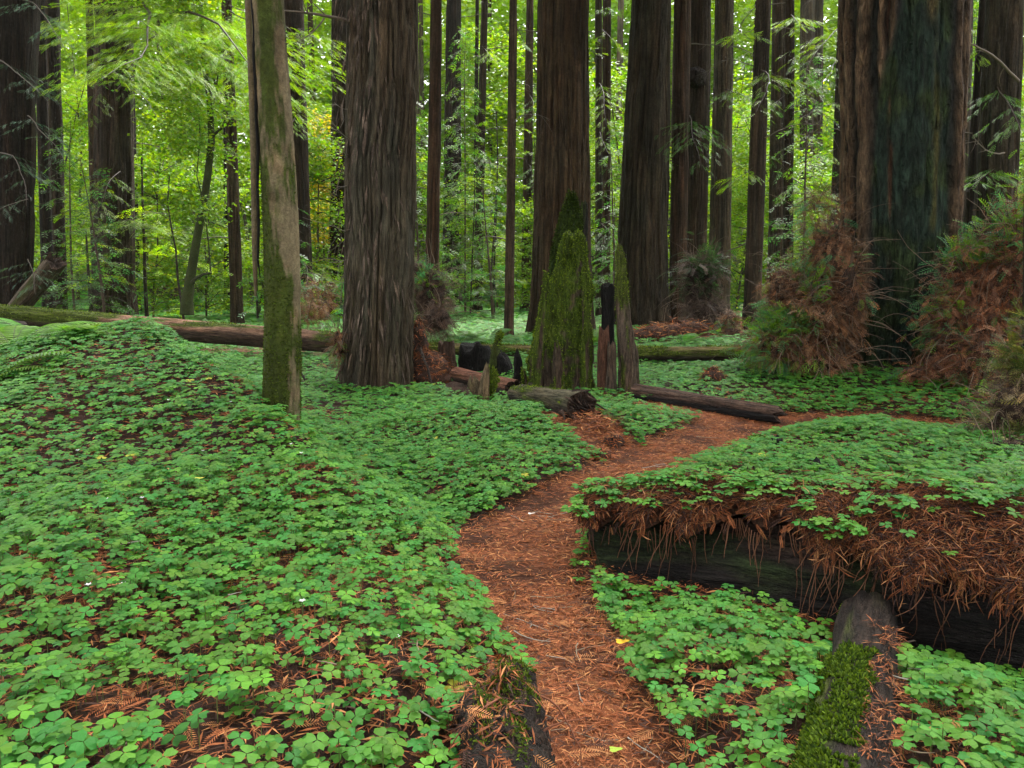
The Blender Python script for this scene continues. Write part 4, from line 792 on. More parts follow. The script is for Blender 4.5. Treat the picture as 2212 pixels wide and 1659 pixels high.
for a_, c_ in [((1960, 1440), (1912, 1335)), ((1900, 1400), (1990, 1380)), ((1830, 1420), (1900, 1370))]:
    mb = MB(); mb.add(*tubev(np.linspace(W(*a_, 3.05), W(*c_, 3.1), 6) + R.normal(0, .004, (6, 3)) - pa, np.linspace(.007, .003, 6), 5), A([.14, .11, .09]), True); link('twig', mb.mesh('twig', M_twig), SLOG[0])

def blob(rx, ry, rz, seed, nseg=80, nr=46, amp=.35, col=(.02, .016, .014), colf=None):
    th = np.linspace(0, 2 * np.pi, nseg + 1)[:-1]; ph = np.linspace(0.01, np.pi - .01, nr); T, P = np.meshgrid(th, ph); u = T / (2 * np.pi)
    r = 1 + amp * (fbm(u * 5, P * 1.6, seed, 4, 5) - .5) * 2 + .06 * (vn(u * 26 + 3 * fbm(u * 5, P, seed + 3, 2, 5), P * 3, seed + 5, 26) - .5)
    v = np.stack([rx * r * np.sin(P) * np.cos(T), ry * r * np.sin(P) * np.sin(T), rz * r * np.cos(P)], -1)
    i = np.arange(nr - 1)[:, None] * nseg; j = np.arange(nseg)[None]; k = (j + 1) % nseg
    f = np.stack([i + j, i + nseg + j, i + nseg + k, i + k], -1).reshape(-1, 4); nn_ = fbm(u * 12, P * 4, seed + 9, 3, 12)[:-1].reshape(-1, 1)
    return v.reshape(-1, 3), f, A(col) * (.5 + nn_)
pr = W(1080, 1640, 2.26); pr[2] = h1(*pr[:2]) - .04
RR = link('rotten_root', None, loc=pr, label='black rotten root lump beside the trail at the bottom centre', cat='stump')
mb = MB(); v, f, c = blob(.165, .36, .225, 201, 170, 110, .34, (.024, .018, .014)); v = v + norm(v) * (.045 * (fbm(v[:, 0] * 14 + 9, v[:, 1] * 14 + v[:, 2] * 9, 205, 4) - .5))[:, None]; mb.add(v, f, c, True); link('root_wood', mb.mesh('root_wood', M_char), RR)
mb = MB(); n_ = 1500; ii = R.integers(0, len(v), n_ * 8); vv_ = v[ii]; k = (vv_[:, 2] > .15) & (vv_[:, 0] > -.07) & (fbm(vv_[:, 0] * 16 + 5, vv_[:, 1] * 16 + 5, 6) > .55); moss_tufts(mb, vv_[k][:2200] + R.normal(0, .004, (len(vv_[k][:2200]), 3)), norm(vv_[k][:2200]), .006, .014, ((.09, .13, .015), (.05, .08, .012))); link('moss', mb.mesh('moss', M_moss), RR, kind='stuff')
mb = MB(); n_ = 1500; ii = R.integers(0, len(v), n_ * 3); vv_ = v[ii]; k = (vv_[:, 2] > .02) & ((vv_[:, 0] < .03) | (R.random(n_ * 3) < .12)); vv_ = vv_[k][:n_]; m_ = len(vv_)
scatter(mb, *SLV, vv_ * 1.03, norm(rdir(m_, -.9, .1)), norm(vv_), R.uniform(.02, .07, m_), lit_cols(m_, .15) * .8, .1)
vv2 = v[R.integers(0, len(v), 90)]; vv2 = vv2[vv2[:, 2] > .03]; scatter(mb, *SPH, vv2 * 1.08, norm(rdir(len(vv2), -.9, .2)), norm(vv2), R.uniform(.05, .12, len(vv2)), lit_cols(len(vv2)), .1)
for q in range(16):
    i0 = v[R.integers(0, len(v))]; 
    if i0[2] > 0: mb.add(*tubev(curvy(i0 * 1.03, (R.normal(), R.normal(), .1), R.uniform(.12, .4), 9, 1.2, .16), np.linspace(.004, .0015, 10), 5), A([.20, .075, .04]), True)
link('needle_litter', mb.mesh('needle_litter', M_litter), RR, kind='stuff')

# small debris on and by the trail
def debris(name, label, px_, py_, rx, ry, rz, col, seed, moss=0, cat='wood chunk', lift=.3, mat=None):
    g_ = GR(px_, py_); o_ = link(name, None, loc=g_, label=label, cat=cat); mb = MB(); v, f, c = blob(rx, ry, rz, seed, 40, 24, .4, col); mb.add(v + A([0, 0, rz * lift]), f, c, True); link('wood', mb.mesh('wood', mat or M_char), o_)
    if cat == 'root' and rx > .06:
        q_ = v[R.integers(0, len(v), int(min(2600, 260 + 3500 * rx)))]; q_ = q_[q_[:, 2] > -rz * .4]; mb = MB(); m_ = len(q_)
        scatter(mb, *SLV, q_ * 1.03 + A([0, 0, rz * lift]), rdir(m_, -.8, .4), norm(q_), R.uniform(.03, .09, m_) * (1 + 1.5 * min(rx, .8)), lit_cols(m_, .1), .1); link('needles', mb.mesh('needles', M_litter), o_, kind='stuff')
    if moss:
        vv_ = v[R.integers(0, len(v), moss)]; vv_ = vv_[vv_[:, 2] > 0]; mb = MB(); moss_tufts(mb, vv_ + A([0, 0, rz * lift]), norm(vv_), .008, .02); link('moss', mb.mesh('moss', M_moss), o_, kind='stuff')
    return o_
debris('wood_chunk', 'brown wood chunk with a mossy top lying on the trail bend', 1638, 962, .10, .06, .055, (.08, .055, .045), 301, 700)
debris('wood_chunk', 'black wood chunk on the trail bend just right of the mossy-topped one', 1676, 962, .05, .05, .05, (.016, .015, .016), 302)
debris('wood_chunk', 'small black chip on the near edge of the trail bend', 1566, 1000, .035, .03, .03, (.014, .013, .014), 303)
debris('wood_chunk', 'small mossy chip where the trail turns right beyond the charred log', 1768, 920, .04, .04, .05, (.05, .045, .03), 304, 300)
debris('root_nub', 'crumbling brown root nub in the far sorrel bank', 1541, 826, .16, .12, .13, (.06, .032, .022), 305, cat='root')
debris('root_nub', 'black splintered nub on top of the sorrel bank at right', 1760, 1030, .04, .03, .09, (.012, .011, .011), 306, cat='root')
debris('root_nub', 'low dark broken root right of the black splintered nub', 1830, 1055, .07, .05, .05, (.018, .014, .012), 307, cat='root')
debris('root_nub', 'dark root lump in the red needles below the hollow log', 1325, 965, .09, .07, .07, (.05, .034, .028), 308, cat='root')
debris('root_nub', 'second small root lump in the red needles nearer the trail', 1300, 990, .07, .06, .05, (.06, .04, .03), 309, cat='root')
debris('root_nub', 'dark root mound under brown sprouts between pale trunk and sprout thicket', 1580, 715, .45, .3, .35, (.06, .032, .022), 310, cat='root', lift=.1)
debris('root_nub', 'broad brown root mass at the left foot of the sprout thicket', 1450, 735, .9, .4, .30, (.075, .038, .025), 311, cat='root', lift=.1)
debris('root_nub', 'dark root plate beside the foot of a leaning dark trunk in the distance', 365, 650, .8, .4, .6, (.035, .025, .02), 312, cat='root', lift=.2)

# ------------------------------------------------------------------ debris pile and its sticks, right foot of the thickest redwood
pd0 = W(925, 812, 12.0); pd0[2] = h1(*pd0[:2])
PILE = link('debris_pile', None, loc=pd0, label='heap of red-brown needles and bark at the right foot of the thickest redwood', cat='debris heap')
mb = MB(); v, f, c = blob(.34, .35, .30, 401, 70, 40, .45, (.06, .03, .02)); v = v + A([-.02, 0, .12]); mb.add(v, f, c, True)
v3, f3, c3 = blob(.15, .25, .45, 402, 60, 40, .4, (.045, .026, .018)); v3 = v3 + A([-.17, .1, .35]); mb.add(v3, f3, c3, True); link('earth_core', mb.mesh('earth_core', M_floor), PILE)
mb = MB(); va = np.concatenate([v, v3]); n_ = 3600; vv_ = va[R.integers(0, len(va), n_)]; cen = A([-.05, 0, .2]); scatter(mb, *SLV, cen + (vv_ - cen) * 1.04, rdir(n_, -.9, .2), norm(vv_ - cen), R.uniform(.05, .14, n_), lit_cols(n_, .1), .1)
vv_ = va[R.integers(0, len(va), 300)]; scatter(mb, *SPM, cen + (vv_ - cen) * 1.06, rdir(300, -.9, .2), norm(vv_ - cen), R.uniform(.08, .2, 300), lit_cols(300), .1); link('needles', mb.mesh('needles', M_litter), PILE, kind='stuff')
def stick(label, a_, c_, Y0, Y1, r, col=(.06, .045, .038), cat='stick', nm='stick'):
    p0, p1 = W(*a_, Y0), W(*c_, Y1); t = np.linspace(0, 1, 9)[:, None]; p = p0 + (p1 - p0) * t; p += np.cumsum(R.normal(0, np.linalg.norm(p1 - p0) * .012, p.shape), 0)
    mb = MB(); mb.add(*tubev(p - p0, np.linspace(r, r * .6, 9), 7), A(col), True); return link(nm, mb.mesh(nm, M_wood), None, loc=p0, label=label, cat=cat)
stick('dark stick leaning on the debris heap right of the thickest redwood', (908, 752), (936, 832), 11.7, 11.4, .022)
stick('shorter dark stick leaning on the left foot of the thickest redwood', (748, 760), (728, 818), 11.5, 11.3, .03, (.10, .075, .055))
stick('forked grey stick low at the left foot of the thickest redwood', (752, 742), (706, 760), 11.6, 11.3, .012, (.09, .07, .055))
stick('charred stick poking out of the sorrel just right of the mossy tree', (645, 792), (660, 822), 8.2, 8.1, .016, (.03, .024, .02))
stick('long thin pale stick in the sorrel below the small stump', (1000, 895), (1180, 880), 8.4, 8.4, .006, (.25, .19, .13))
stick('curved pale twig lying on the sorrel in the middle bank', (1135, 1035), (1085, 975), 6.3, 7.0, .005, (.25, .2, .13))
stick('thin pale twig standing in the sorrel before the hollow log', (1152, 985), (1120, 930), 7.0, 7.6, .004, (.22, .18, .12))
stick('pale stick along the near trail beside the rotten root', (1310, 1512), (1395, 1528), 2.75, 2.72, .005, (.35, .33, .27))
for q, (a_, c_) in enumerate([((870, 1448), (1010, 1560)), ((990, 1450), (1130, 1590))]): pass
log('low_root_log', 'low root log covered in needles between the small stump and the hollow log', W(985, 808, 11.2), W(1112, 842, 9.9), .10, .13, upcol((.15, .065, .04), (.03, .022, .018), None, 17, -.3, .2), M_wood, seed=17, K=9)

# ------------------------------------------------------------------ sprout thickets: brown dead sprays, green shoots, bare arching twigs
def thicket(label, blobs, n_br, n_gr, n_tw, sp, name='sprout_thicket', gcolr=((.07, .19, .07), (.13, .24, .03)), bcol=((.19, .085, .040), (.26, .14, .075), (.075, .04, .024)), seed=0, core=True, cat='thicket', tw=(.4, 1.2), gfr=None):
    """blobs: (px, py, Y, rx, ry, rz in metres)"""
    C0 = [(W(a, b, Y), A([rx, ry, rz])) for a, b, Y, rx, ry, rz in blobs]; base = C0[0][0].copy(); base[2] = h1(base[0], base[1])
    root = link(name, None, loc=base, label=label, cat=cat); w = A([r[0] * r[2] * (.35 if b_[0] > 1600 and b_[1] < 500 else 1) for (c, r), b_ in zip(C0, blobs)]); w = w / w.sum()
    if core:
        for k, (c, r) in enumerate(C0):
            if blobs[k][1] < 500: continue
            mb = MB(); v, f, cc = blob(r[0] * .66, r[1] * .62, r[2] * .70, 500 + seed + k, 48, 30, .35, (.035, .022, .016)); mb.add(v + c - base, f, cc, True); link('woody_mass', mb.mesh('woody_mass', M_floor), root)
    def pts(n_, lo=.62, hi=1.2):
        k = R.choice(len(C0), n_, p=w); c = A([C0[i][0] for i in k]); r = A([C0[i][1] for i in k]); d = rdir(n_); d[:, 1] = -np.abs(d[:, 1]) * np.where(R.random(n_) < .8, 1, -1); d = norm(d)
        lum = 1 + .7 * (fbm(c[:, 0] + d[:, 0] * 2.3 + 30, c[:, 2] + d[:, 2] * 2.3 + 30, seed + 3) - .5)
        p = c + d * r * (R.uniform(lo, hi, n_) * lum)[:, None]; g_ = H(p[:, 0], p[:, 1]); p[:, 2] = np.maximum(p[:, 2], g_ + .02); return p - base, d
    nbo = max(10, n_br // 75); kk = R.choice(len(C0), nbo, p=w); mbb, mbg = MB(), MB()
    for k in kk:
        c, r = C0[k]; dd = rdir(1)[0]; dd[1] = -abs(dd[1]) if R.random() < .8 else dd[1]; dd = norm(dd); p0 = c + dd * r * .35 - base; L_ = float(np.linalg.norm(dd * r)) * R.uniform(.8, 1.45); up = R.uniform(.2, .9)
        g_ = gfr(p0[None] + base)[0] if gfr else 0; green = n_gr > 0 and R.random() < .13 + .9 * g_
        foliage_bough(mbg if green else mbb, p0, dd + A([0, -.15, up]), L_, SPM, sp * (1.35 if green else 1.05), gcol(A(gcolr)[R.integers(0, len(gcolr))] if green else A(bcol)[R.integers(0, len(bcol))] * 1.1, .4), R.uniform(.7, 2.2), .006 if sp < .2 else .01, 1.4, .55)
    if mbb.v: link('dead_shoots', mbb.mesh('dead_shoots', M_litter), root, kind='stuff')
    if mbg.v: link('green_boughs', mbg.mesh('green_boughs', M_leaf), root, kind='stuff')
    n_br = int(n_br * .75); mb = MB(); p, d = pts(n_br, .45, 1.15); cl = A(bcol)[R.integers(0, len(bcol), n_br)] * R.uniform(.5, 1.5, (n_br, 1)) * (.6 + .8 * fbm(p[:, 0] * 2 + 9, p[:, 2] * 2 + 9, seed)[:, None])
    scatter(mb, *SPF, p, norm(rdir(n_br, -1, .3) + A([[0, 0, -.45]]) + d * .5), norm(d + R.normal(0, .6, d.shape)), R.uniform(.4, 1.4, n_br) * sp, cl, .25); link('dead_sprays', mb.mesh('dead_sprays', M_litter), root, kind='stuff')
    n_gr = n_gr // 2
    if n_gr:
        mb = MB(); p, d = pts(n_gr * 5, .7, 1.25); gk = fbm(p[:, 0] * 1.6 + 20, p[:, 2] * 1.6 + 20, seed + 7) + (gfr(p + base) if gfr else 0); o_ = np.argsort(-gk)[:n_gr]; p, d = p[o_], d[o_]
        cl = A(gcolr)[R.integers(0, len(gcolr), n_gr)] * R.uniform(.6, 1.4, (n_gr, 1)); scatter(mb, *SPM, p, norm(d + R.normal(0, .5, d.shape) + A([[0, -.2, 0]])), norm(A([[0, -.3, 1.]]) + R.normal(0, .5, (n_gr, 3))), R.uniform(.8, 1.8, n_gr) * sp, cl, .12); link('green_shoots', mb.mesh('green_shoots', M_leaf), root, kind='stuff')
    n_tw = int(n_tw * 1.5); p, d = pts(n_tw, .8, 1.05); mb = MB()
    for k in range(n_tw): mb.add(*tubev(curvy(p[k], d[k] + A([0, -.1, .5]), R.uniform(*tw) * .7, 9, R.uniform(.3, 1.8), .12), np.linspace(.0045, .0014, 10) * (1 if sp < .2 else 1.6), 4), A([.17, .12, .085]) * R.uniform(.4, 1.3), True)
    link('bare_twigs', mb.mesh('bare_twigs', M_twig), root, kind='stuff'); return root
thicket('tall brown and green sprout thicket against the left side of the burned giant', [(1755, 690, 10.6, .50, .6, .56), (1780, 560, 10.8, .32, .5, .50), (1700, 740, 10.5, .50, .5, .34), (1775, 780, 10.3, .36, .45, .20), (1765, 455, 10.9, .26, .4, .42), (1830, 640, 10.2, .16, .3, .5), (1690, 630, 10.9, .28, .4, .40)], 13000, 1900, 150, .13, seed=1, gfr=lambda p: .18 * (p[:, 0] < 3.9))
thicket('reddish brown sprout thicket rising to the right edge beside the burned giant', [(2105, 690, 10.0, .62, .6, .58), (2190, 600, 9.8, .50, .55, .80), (2040, 775, 9.8, .30, .4, .20), (2140, 780, 9.4, .5, .5, .34), (2080, 600, 10.2, .34, .45, .38), (2215, 460, 9.9, .26, .4, .45), (1975, 805, 9.7, .2, .3, .08)], 18000, 1700, 160, .13, seed=2, bcol=((.24, .095, .045), (.30, .14, .075), (.08, .04, .026)), gfr=lambda p: .22 * (p[:, 0] < 4.75))
thicket('olive sprout bush at the right edge overhanging the sorrel bank', [(2195, 930, 6.6, .36, .35, .50), (2180, 1010, 5.9, .28, .3, .28), (2225, 800, 6.8, .22, .3, .38)], 6500, 5000, 120, .10, seed=3, name='sprout_bush', cat='bush', gcolr=((.13, .15, .03), (.07, .12, .03), (.18, .18, .05)), bcol=((.22, .16, .08), (.12, .08, .05), (.06, .04, .03)), gfr=lambda p: .25 + 0 * p[:, 0], tw=(.2, .6), core=True)
thicket('brown twiggy sprouts at the foot of the tan redwood right of the thickest one', [(930, 640, 17, .42, .4, .65), (945, 690, 16, .30, .3, .30), (905, 600, 17.5, .22, .3, .4)], 3000, 250, 60, .2, seed=4, name='sprout_bush', cat='bush', bcol=((.13, .08, .055), (.08, .05, .036)))
thicket('dead drooping brown brush at the foot of the trunk with the burl', [(1510, 620, 19, .45, .4, .85), (1530, 680, 18.5, .45, .4, .40)], 3000, 350, 60, .24, seed=5, name='dead_brush', cat='brush', bcol=((.12, .085, .065), (.075, .052, .04)), gcolr=((.04, .08, .025),))
thicket('low green and brown sprouts at the foot of the dark trunk behind the mossy tree', [(690, 640, 20, .5, .4, .45), (672, 672, 19, .5, .4, .28)], 900, 900, 40, .22, seed=6, name='sprout_bush', cat='bush', core=False)
thicket('sparse brown sprouts hiding the left foot of the thickest redwood', [(733, 745, 11.5, .12, .2, .28)], 700, 40, 26, .10, seed=7, name='sprout_bush', cat='bush', tw=(.2, .5))
thicket('brown root sprouts left of the foot of the leaning redwood by the thicket', [(1585, 730, 16.5, .42, .4, .26), (1575, 690, 17, .2, .3, .2)], 1500, 100, 40, .17, seed=8, name='sprout_bush', cat='bush')
thicket('low tangle of brown twigs on the bank behind the thin snag', [(1450, 735, 18, .8, .4, .14)], 1500, 150, 50, .2, seed=9, name='dead_brush', cat='brush', core=False)

# ------------------------------------------------------------------ sword ferns
def fern(label, px_, py_, Y, size, nfr, spread=(0, 2 * math.pi), col=(.13, .27, .05), z=None):
    p = W(px_, py_, Y); p[2] = h1(p[0], p[1]) if z is None else z; root = link('fern', None, loc=p, label=label, cat='fern', group='ferns')
    for k in range(nfr):
        a = R.uniform(*spread); L_ = size * R.uniform(.7, 1.1); pth = curvy((0, 0, 0), (math.cos(a) * .75, math.sin(a) * .75, .9), L_, 16, 1.3, .03); mb = MB(); mb.add(*tubev(pth, np.linspace(.004, .001, 17), 4), A([.10, .12, .04]), True)
        P_, X_, S_, Z_ = [], [], [], []
        for q in range(19):
            t = .12 + .86 * q / 19; i = min(15, int(t * 16)); fr = t * 16 - i; c = pth[i] * (1 - fr) + pth[i + 1] * fr; dd = norm(pth[i + 1] - pth[i]); sd = norm(np.cross(dd, A([0, 0, 1]))); up_ = np.cross(sd, dd)
            for s_ in (1, -1): P_.append(c); X_.append(sd * s_ + dd * .35 - up_ * .1); Z_.append(up_); S_.append(L_ * .24 * math.sin(math.pi * min(1, (1 - t) * .72 + .18)))
        n_ = len(P_); scatter(mb, A([[0, .06, 0], [.5, .085, .02], [1, 0, -.08], [.5, -.085, .02], [0, -.06, 0]]).astype(float), A([[0, 4, 3, 2, 1]]), A(P_), A(X_), A(Z_), A(S_), A(col) * R.uniform(.7, 1.35, (n_, 1)) * A([[R.uniform(.8, 1.4), 1, .9]]), .1)
        link('frond', mb.mesh('frond', M_leaf), root)
fern('tallest upright bright fern at the left edge below the long log', 88, 790, 7.9, .85, 11, (.2, 2.9))
fern('arching fern low at the left edge on the sorrel mound', 30, 820, 7.2, .75, 11)
fern('pale flat fern leaning over the crest of the mound at left', 190, 765, 7.5, .6, 11)
fern('fern cut by the left edge on the mound slope', -20, 880, 6.4, .7, 11)
fern('fern on the mound between the tall one and the crest', 140, 762, 7.9, .65, 10)
for k, (x, y, Y, s_) in enumerate([(1010, 722, 17.5, .9), (1055, 730, 17, .9), (975, 728, 16.5, .7)]):
    fern(['middle one of three ferns in the clearing behind the mossy fallen log', 'rightmost of three ferns in the clearing behind the mossy fallen log', 'leftmost of three ferns in the clearing behind the mossy fallen log'][k], x, y, Y, s_, 12, col=(.09, .22, .06))
fern('fern seen in the gap between the mossy snag and the thin snag', 1283, 730, 16, .8, 10, col=(.07, .18, .035))
fern('fern on the bank right of the thin snag in front of brown twigs', 1480, 770, 14.5, .55, 10, col=(.09, .2, .05)); fern('small fern at the end of the right mossy log', 1522, 800, 12.6, .32, 9, col=(.08, .2, .05))
fern('small fern behind the long log left of the curved maple', 140, 672, 18.5, .5, 9, col=(.08, .2, .05))

# ------------------------------------------------------------------ boughs of needles on the standing trunks
def bough(key, a_, c_, dY0, dY1, dens, sp, col, name='branch', droop=.4, side=.45, tmpl=SPH):
    key = [k for k in TR if k.startswith(key)][0] if key != 'big' else None; root, b, Y, r0 = TR[key] if key else (root14, b14, Y14, r14)
    p0 = W(*a_, Y + dY0); p1 = W(*c_, Y + dY1); mb = MB(); d = p1 - p0
    foliage_bough(mb, p0 - b, d + A([0, 0, droop * .3 * np.linalg.norm(d)]), np.linalg.norm(d) * 1.1, tmpl, sp, gcol(col), droop, .02 * np.linalg.norm(d) / 3, dens, side); return link(name, mb.mesh(name, M_leaf), root)
GB = (.17, .28, .025); GT = (.05, .10, .05); GM = (.075, .155, .028)
vd = 'very dark thick'; tg = 'thick grey-brown'; lb = 'light brown straight'
for a_, c_ in [((60, 430), (0, 480)), ((0, 330), (90, 380)), ((0, 130), (60, 190)), ((60, 560), (110, 600)), ((60, 250), (110, 310)), ((50, 0), (120, 50))]: bough(vd, a_, c_, -1.0, -2.6, .9, .15, GT)
for a_, c_, dd in [((280, 60), (450, 110), -3), ((280, 130), (430, 200), -2.5), ((275, 20), (400, -10), -3), ((280, 180), (360, 300), -2), ((285, 90), (520, 60), -5), ((280, 40), (560, 150), -7), ((250, 200), (330, 140), -5), ((270, 10), (500, 40), -8), ((225, 180), (150, 260), -2), ((225, 60), (130, 110), -2.), ((215, 420), (150, 480), -2), ((240, 500), (330, 470), -3), ((260, 370), (200, 440), -3)]: bough(tg, a_, c_, -.7, dd, 1.0, .26, GB, side=.55, tmpl=SPM)
for a_, c_, dd in [((490, 60), (420, 100), -2.5), ((490, 160), (590, 190), -2), ((492, 120), (380, 180), -3), ((492, 240), (560, 280), -1.5), ((490, 20), (560, 60), -3), ((495, 300), (440, 340), -2)]: bough(lb, a_, c_, 0, dd, 1.0, .24, GB, side=.55, tmpl=SPM)
for a_, c_, dd in [((640, 60), (700, 100), -3), ((640, 100), (590, 180), -2), ((640, 200), (670, 250), -2), ((650, 240), (610, 270), -2), ((640, 560), (720, 590), -3)]: bough('dark ridged redwood trunk just', a_, c_, 0, dd, 1, .22, GB, tmpl=SPM)
for key, L_ in [('very dark redwood trunk right', [((985, 200), (1060, 170)), ((990, 80), (1060, 50)), ((965, 300), (920, 330))]), ('slim knobbly', [((1035, 180), (985, 230)), ((1040, 100), (1095, 140)), ((1035, 320), (1080, 380)), ((1040, 30), (1090, 60)), ((1030, 420), (985, 460))]),
                ('slender dark brown', [((1140, 200), (1180, 260)), ((1140, 90), (1090, 110)), ((1140, 350), (1175, 400))]), ('left slender trunk', [((1295, 60), (1345, 110)), ((1293, 180), (1340, 230)), ((1293, 280), (1330, 330)), ((1295, 480), (1345, 520)), ((1295, 130), (1250, 90)), ((1300, 20), (1350, 10))]),
                ('reddish redwood trunk joined', [((1480, 280), (1420, 330)), ((1490, 250), (1540, 310)), ((1475, 330), (1430, 390))]), ('pale grey straight', [((1560, 190), (1610, 230)), ((1560, 60), (1620, 100)), ((1555, 320), (1600, 370))]),
                ('brown redwood trunk leaning', [((1640, 150), (1700, 180)), ((1640, 60), (1580, 80)), ((1640, 250), (1590, 300)), ((1630, 360), (1570, 400)), ((1640, 330), (1720, 360))]),
                ('thin dark redwood trunk in front', [((1706, 120), (1770, 170)), ((1706, 200), (1650, 240)), ((1704, 380), (1760, 430)), ((1704, 290), (1770, 300)), ((1706, 30), (1770, 60))]),
                ('dark redwood trunk close', [((1815, 60), (1750, 110)), ((1815, 220), (1740, 240)), ((1810, 320), (1750, 350)), ((1810, 130), (1760, 180))]),
                ('distant brown redwood', [((2080, 180), (2140, 210)), ((2080, 300), (2050, 360)), ((2080, 450), (2030, 500)), ((2080, 60), (2130, 100))]), ('wide ridged', [((2150, 180), (2225, 220)), ((2140, 100), (2080, 130)), ((2160, 350), (2120, 400)), ((2190, 60), (2230, 100))])]:
    for a_, c_ in L_: bough(key, a_, c_, 0, R.uniform(-3, .5), 1.0, .25, GB if R.random() < .5 else GM, tmpl=SPM, side=.5)
# long bare limb of the wide ridged redwood, reaching left to the giant
rw = [k for k in TR if k.startswith('wide ridged')][0]
limb(TR[rw][0], TR[rw][1], W(2200, 175, 17), W(2070, 85, 15.5), .035, sag=-.05, twigs=6); limb(TR[rw][0], TR[rw][1], W(2170, 330, 18), W(2100, 290, 17), .02, sag=.1)

# ------------------------------------------------------------------ understory: maples and tanoaks, redwood saplings
def broadleaf(seed, ht, r, col, nleaf, ls, z0=.5):
    rr = np.random.default_rng(seed); parts = []
    p = curvy((0, 0, 0), (rr.normal(0, .08), rr.normal(0, .08), 1), ht, 12, 0, .05); mb = MB(); mb.add(*tubev(p, np.linspace(.06 * ht / 8, .012, 13), 6), A([.07, .055, .04]), True)
    ends = []
    for k in range(26):
        t = rr.uniform(z0 / ht + .02, .97); i = min(11, int(t * 12)); q = curvy(p[i], (rr.normal(), rr.normal(), .45), r * rr.uniform(.5, 1.2) * (1.1 - .5 * t), 8, .35, .14); mb.add(*tubev(q, np.linspace(.022, .004, 9), 4), A([.07, .055, .04]), True); ends += [q[j] for j in (3, 4, 5, 6, 7, 8)]
    tr = mb.mesh('trunk', M_twig); ends = A(ends); k = rr.integers(0, len(ends), nleaf); off = rr.normal(0, 1, (nleaf, 3)) * A([.36, .36, .14]) * r * .55; pos = ends[k] + off
    # leaves lie in loose horizontal sprays, leaving gaps
    keep = fbm(pos[:, 0] * 2.2 + 30, pos[:, 1] * 2.2 + pos[:, 2] * 3.5 + 30, seed) > .40; pos = pos[keep]; n_ = len(pos); pos[:, 2] = np.maximum(pos[:, 2], .08)
    mb = MB(); cc = A(col) * rr.uniform(.65, 1.35, (n_, 1)) * (1 + (rr.random((n_, 1)) - .5) * A([[.6, .1, -.4]]))
    scatter(mb, *LFQ, pos, rdir(n_, -.5, .2), norm(A([[0, 0, 1.]]) + rr.normal(0, .45, (n_, 3))), rr.uniform(.6, 1.3, n_) * ls, cc, 0)
    return tr, mb.mesh('crown', M_leaf)
def sapling(seed, ht, r, col, sp):
    mb = MB(); mb.add(*tubev(curvy((0, 0, 0), (0, 0, 1), ht, 10, 0, .02), np.linspace(.05, .008, 11), 6), A([.08, .055, .04]), True); tr = mb.mesh('trunk', M_twig); mb = MB()
    for k in range(int(ht * 9)):
        z = ht * (.06 + .92 * k / (ht * 9)); a = k * 2.4; foliage_bough(mb, (0, 0, z), (math.cos(a), math.sin(a), .12), r * (1.15 - z / ht) * R.uniform(.6, 1.15), SPL, sp, gcol(col), .7, .01, .9, .4)
    return tr, mb.mesh('crown', M_leaf)
LIME, GRN, DGR, YEL = (.24, .37, .03), (.16, .27, .03), (.06, .13, .028), (.46, .38, .035)
BL = {'lime': [broadleaf(11, 9, 2.4, LIME, 11000, .15), broadleaf(12, 6, 2.0, LIME, 9000, .14), broadleaf(17, 13, 3.0, LIME, 13000, .17, 2)], 'green': [broadleaf(13, 10, 2.6, GRN, 12000, .15), broadleaf(14, 5, 2.0, GRN, 8000, .13), broadleaf(18, 14, 3.0, GRN, 13000, .17, 3)],
      'yellow': [broadleaf(15, 11, 2.4, YEL, 9000, .14, 2)], 'sap': [sapling(21, 7, 1.9, (.07, .15, .03), .34), sapling(22, 11, 2.4, (.085, .17, .03), .38), sapling(23, 4.5, 1.5, (.06, .14, .035), .3)]}
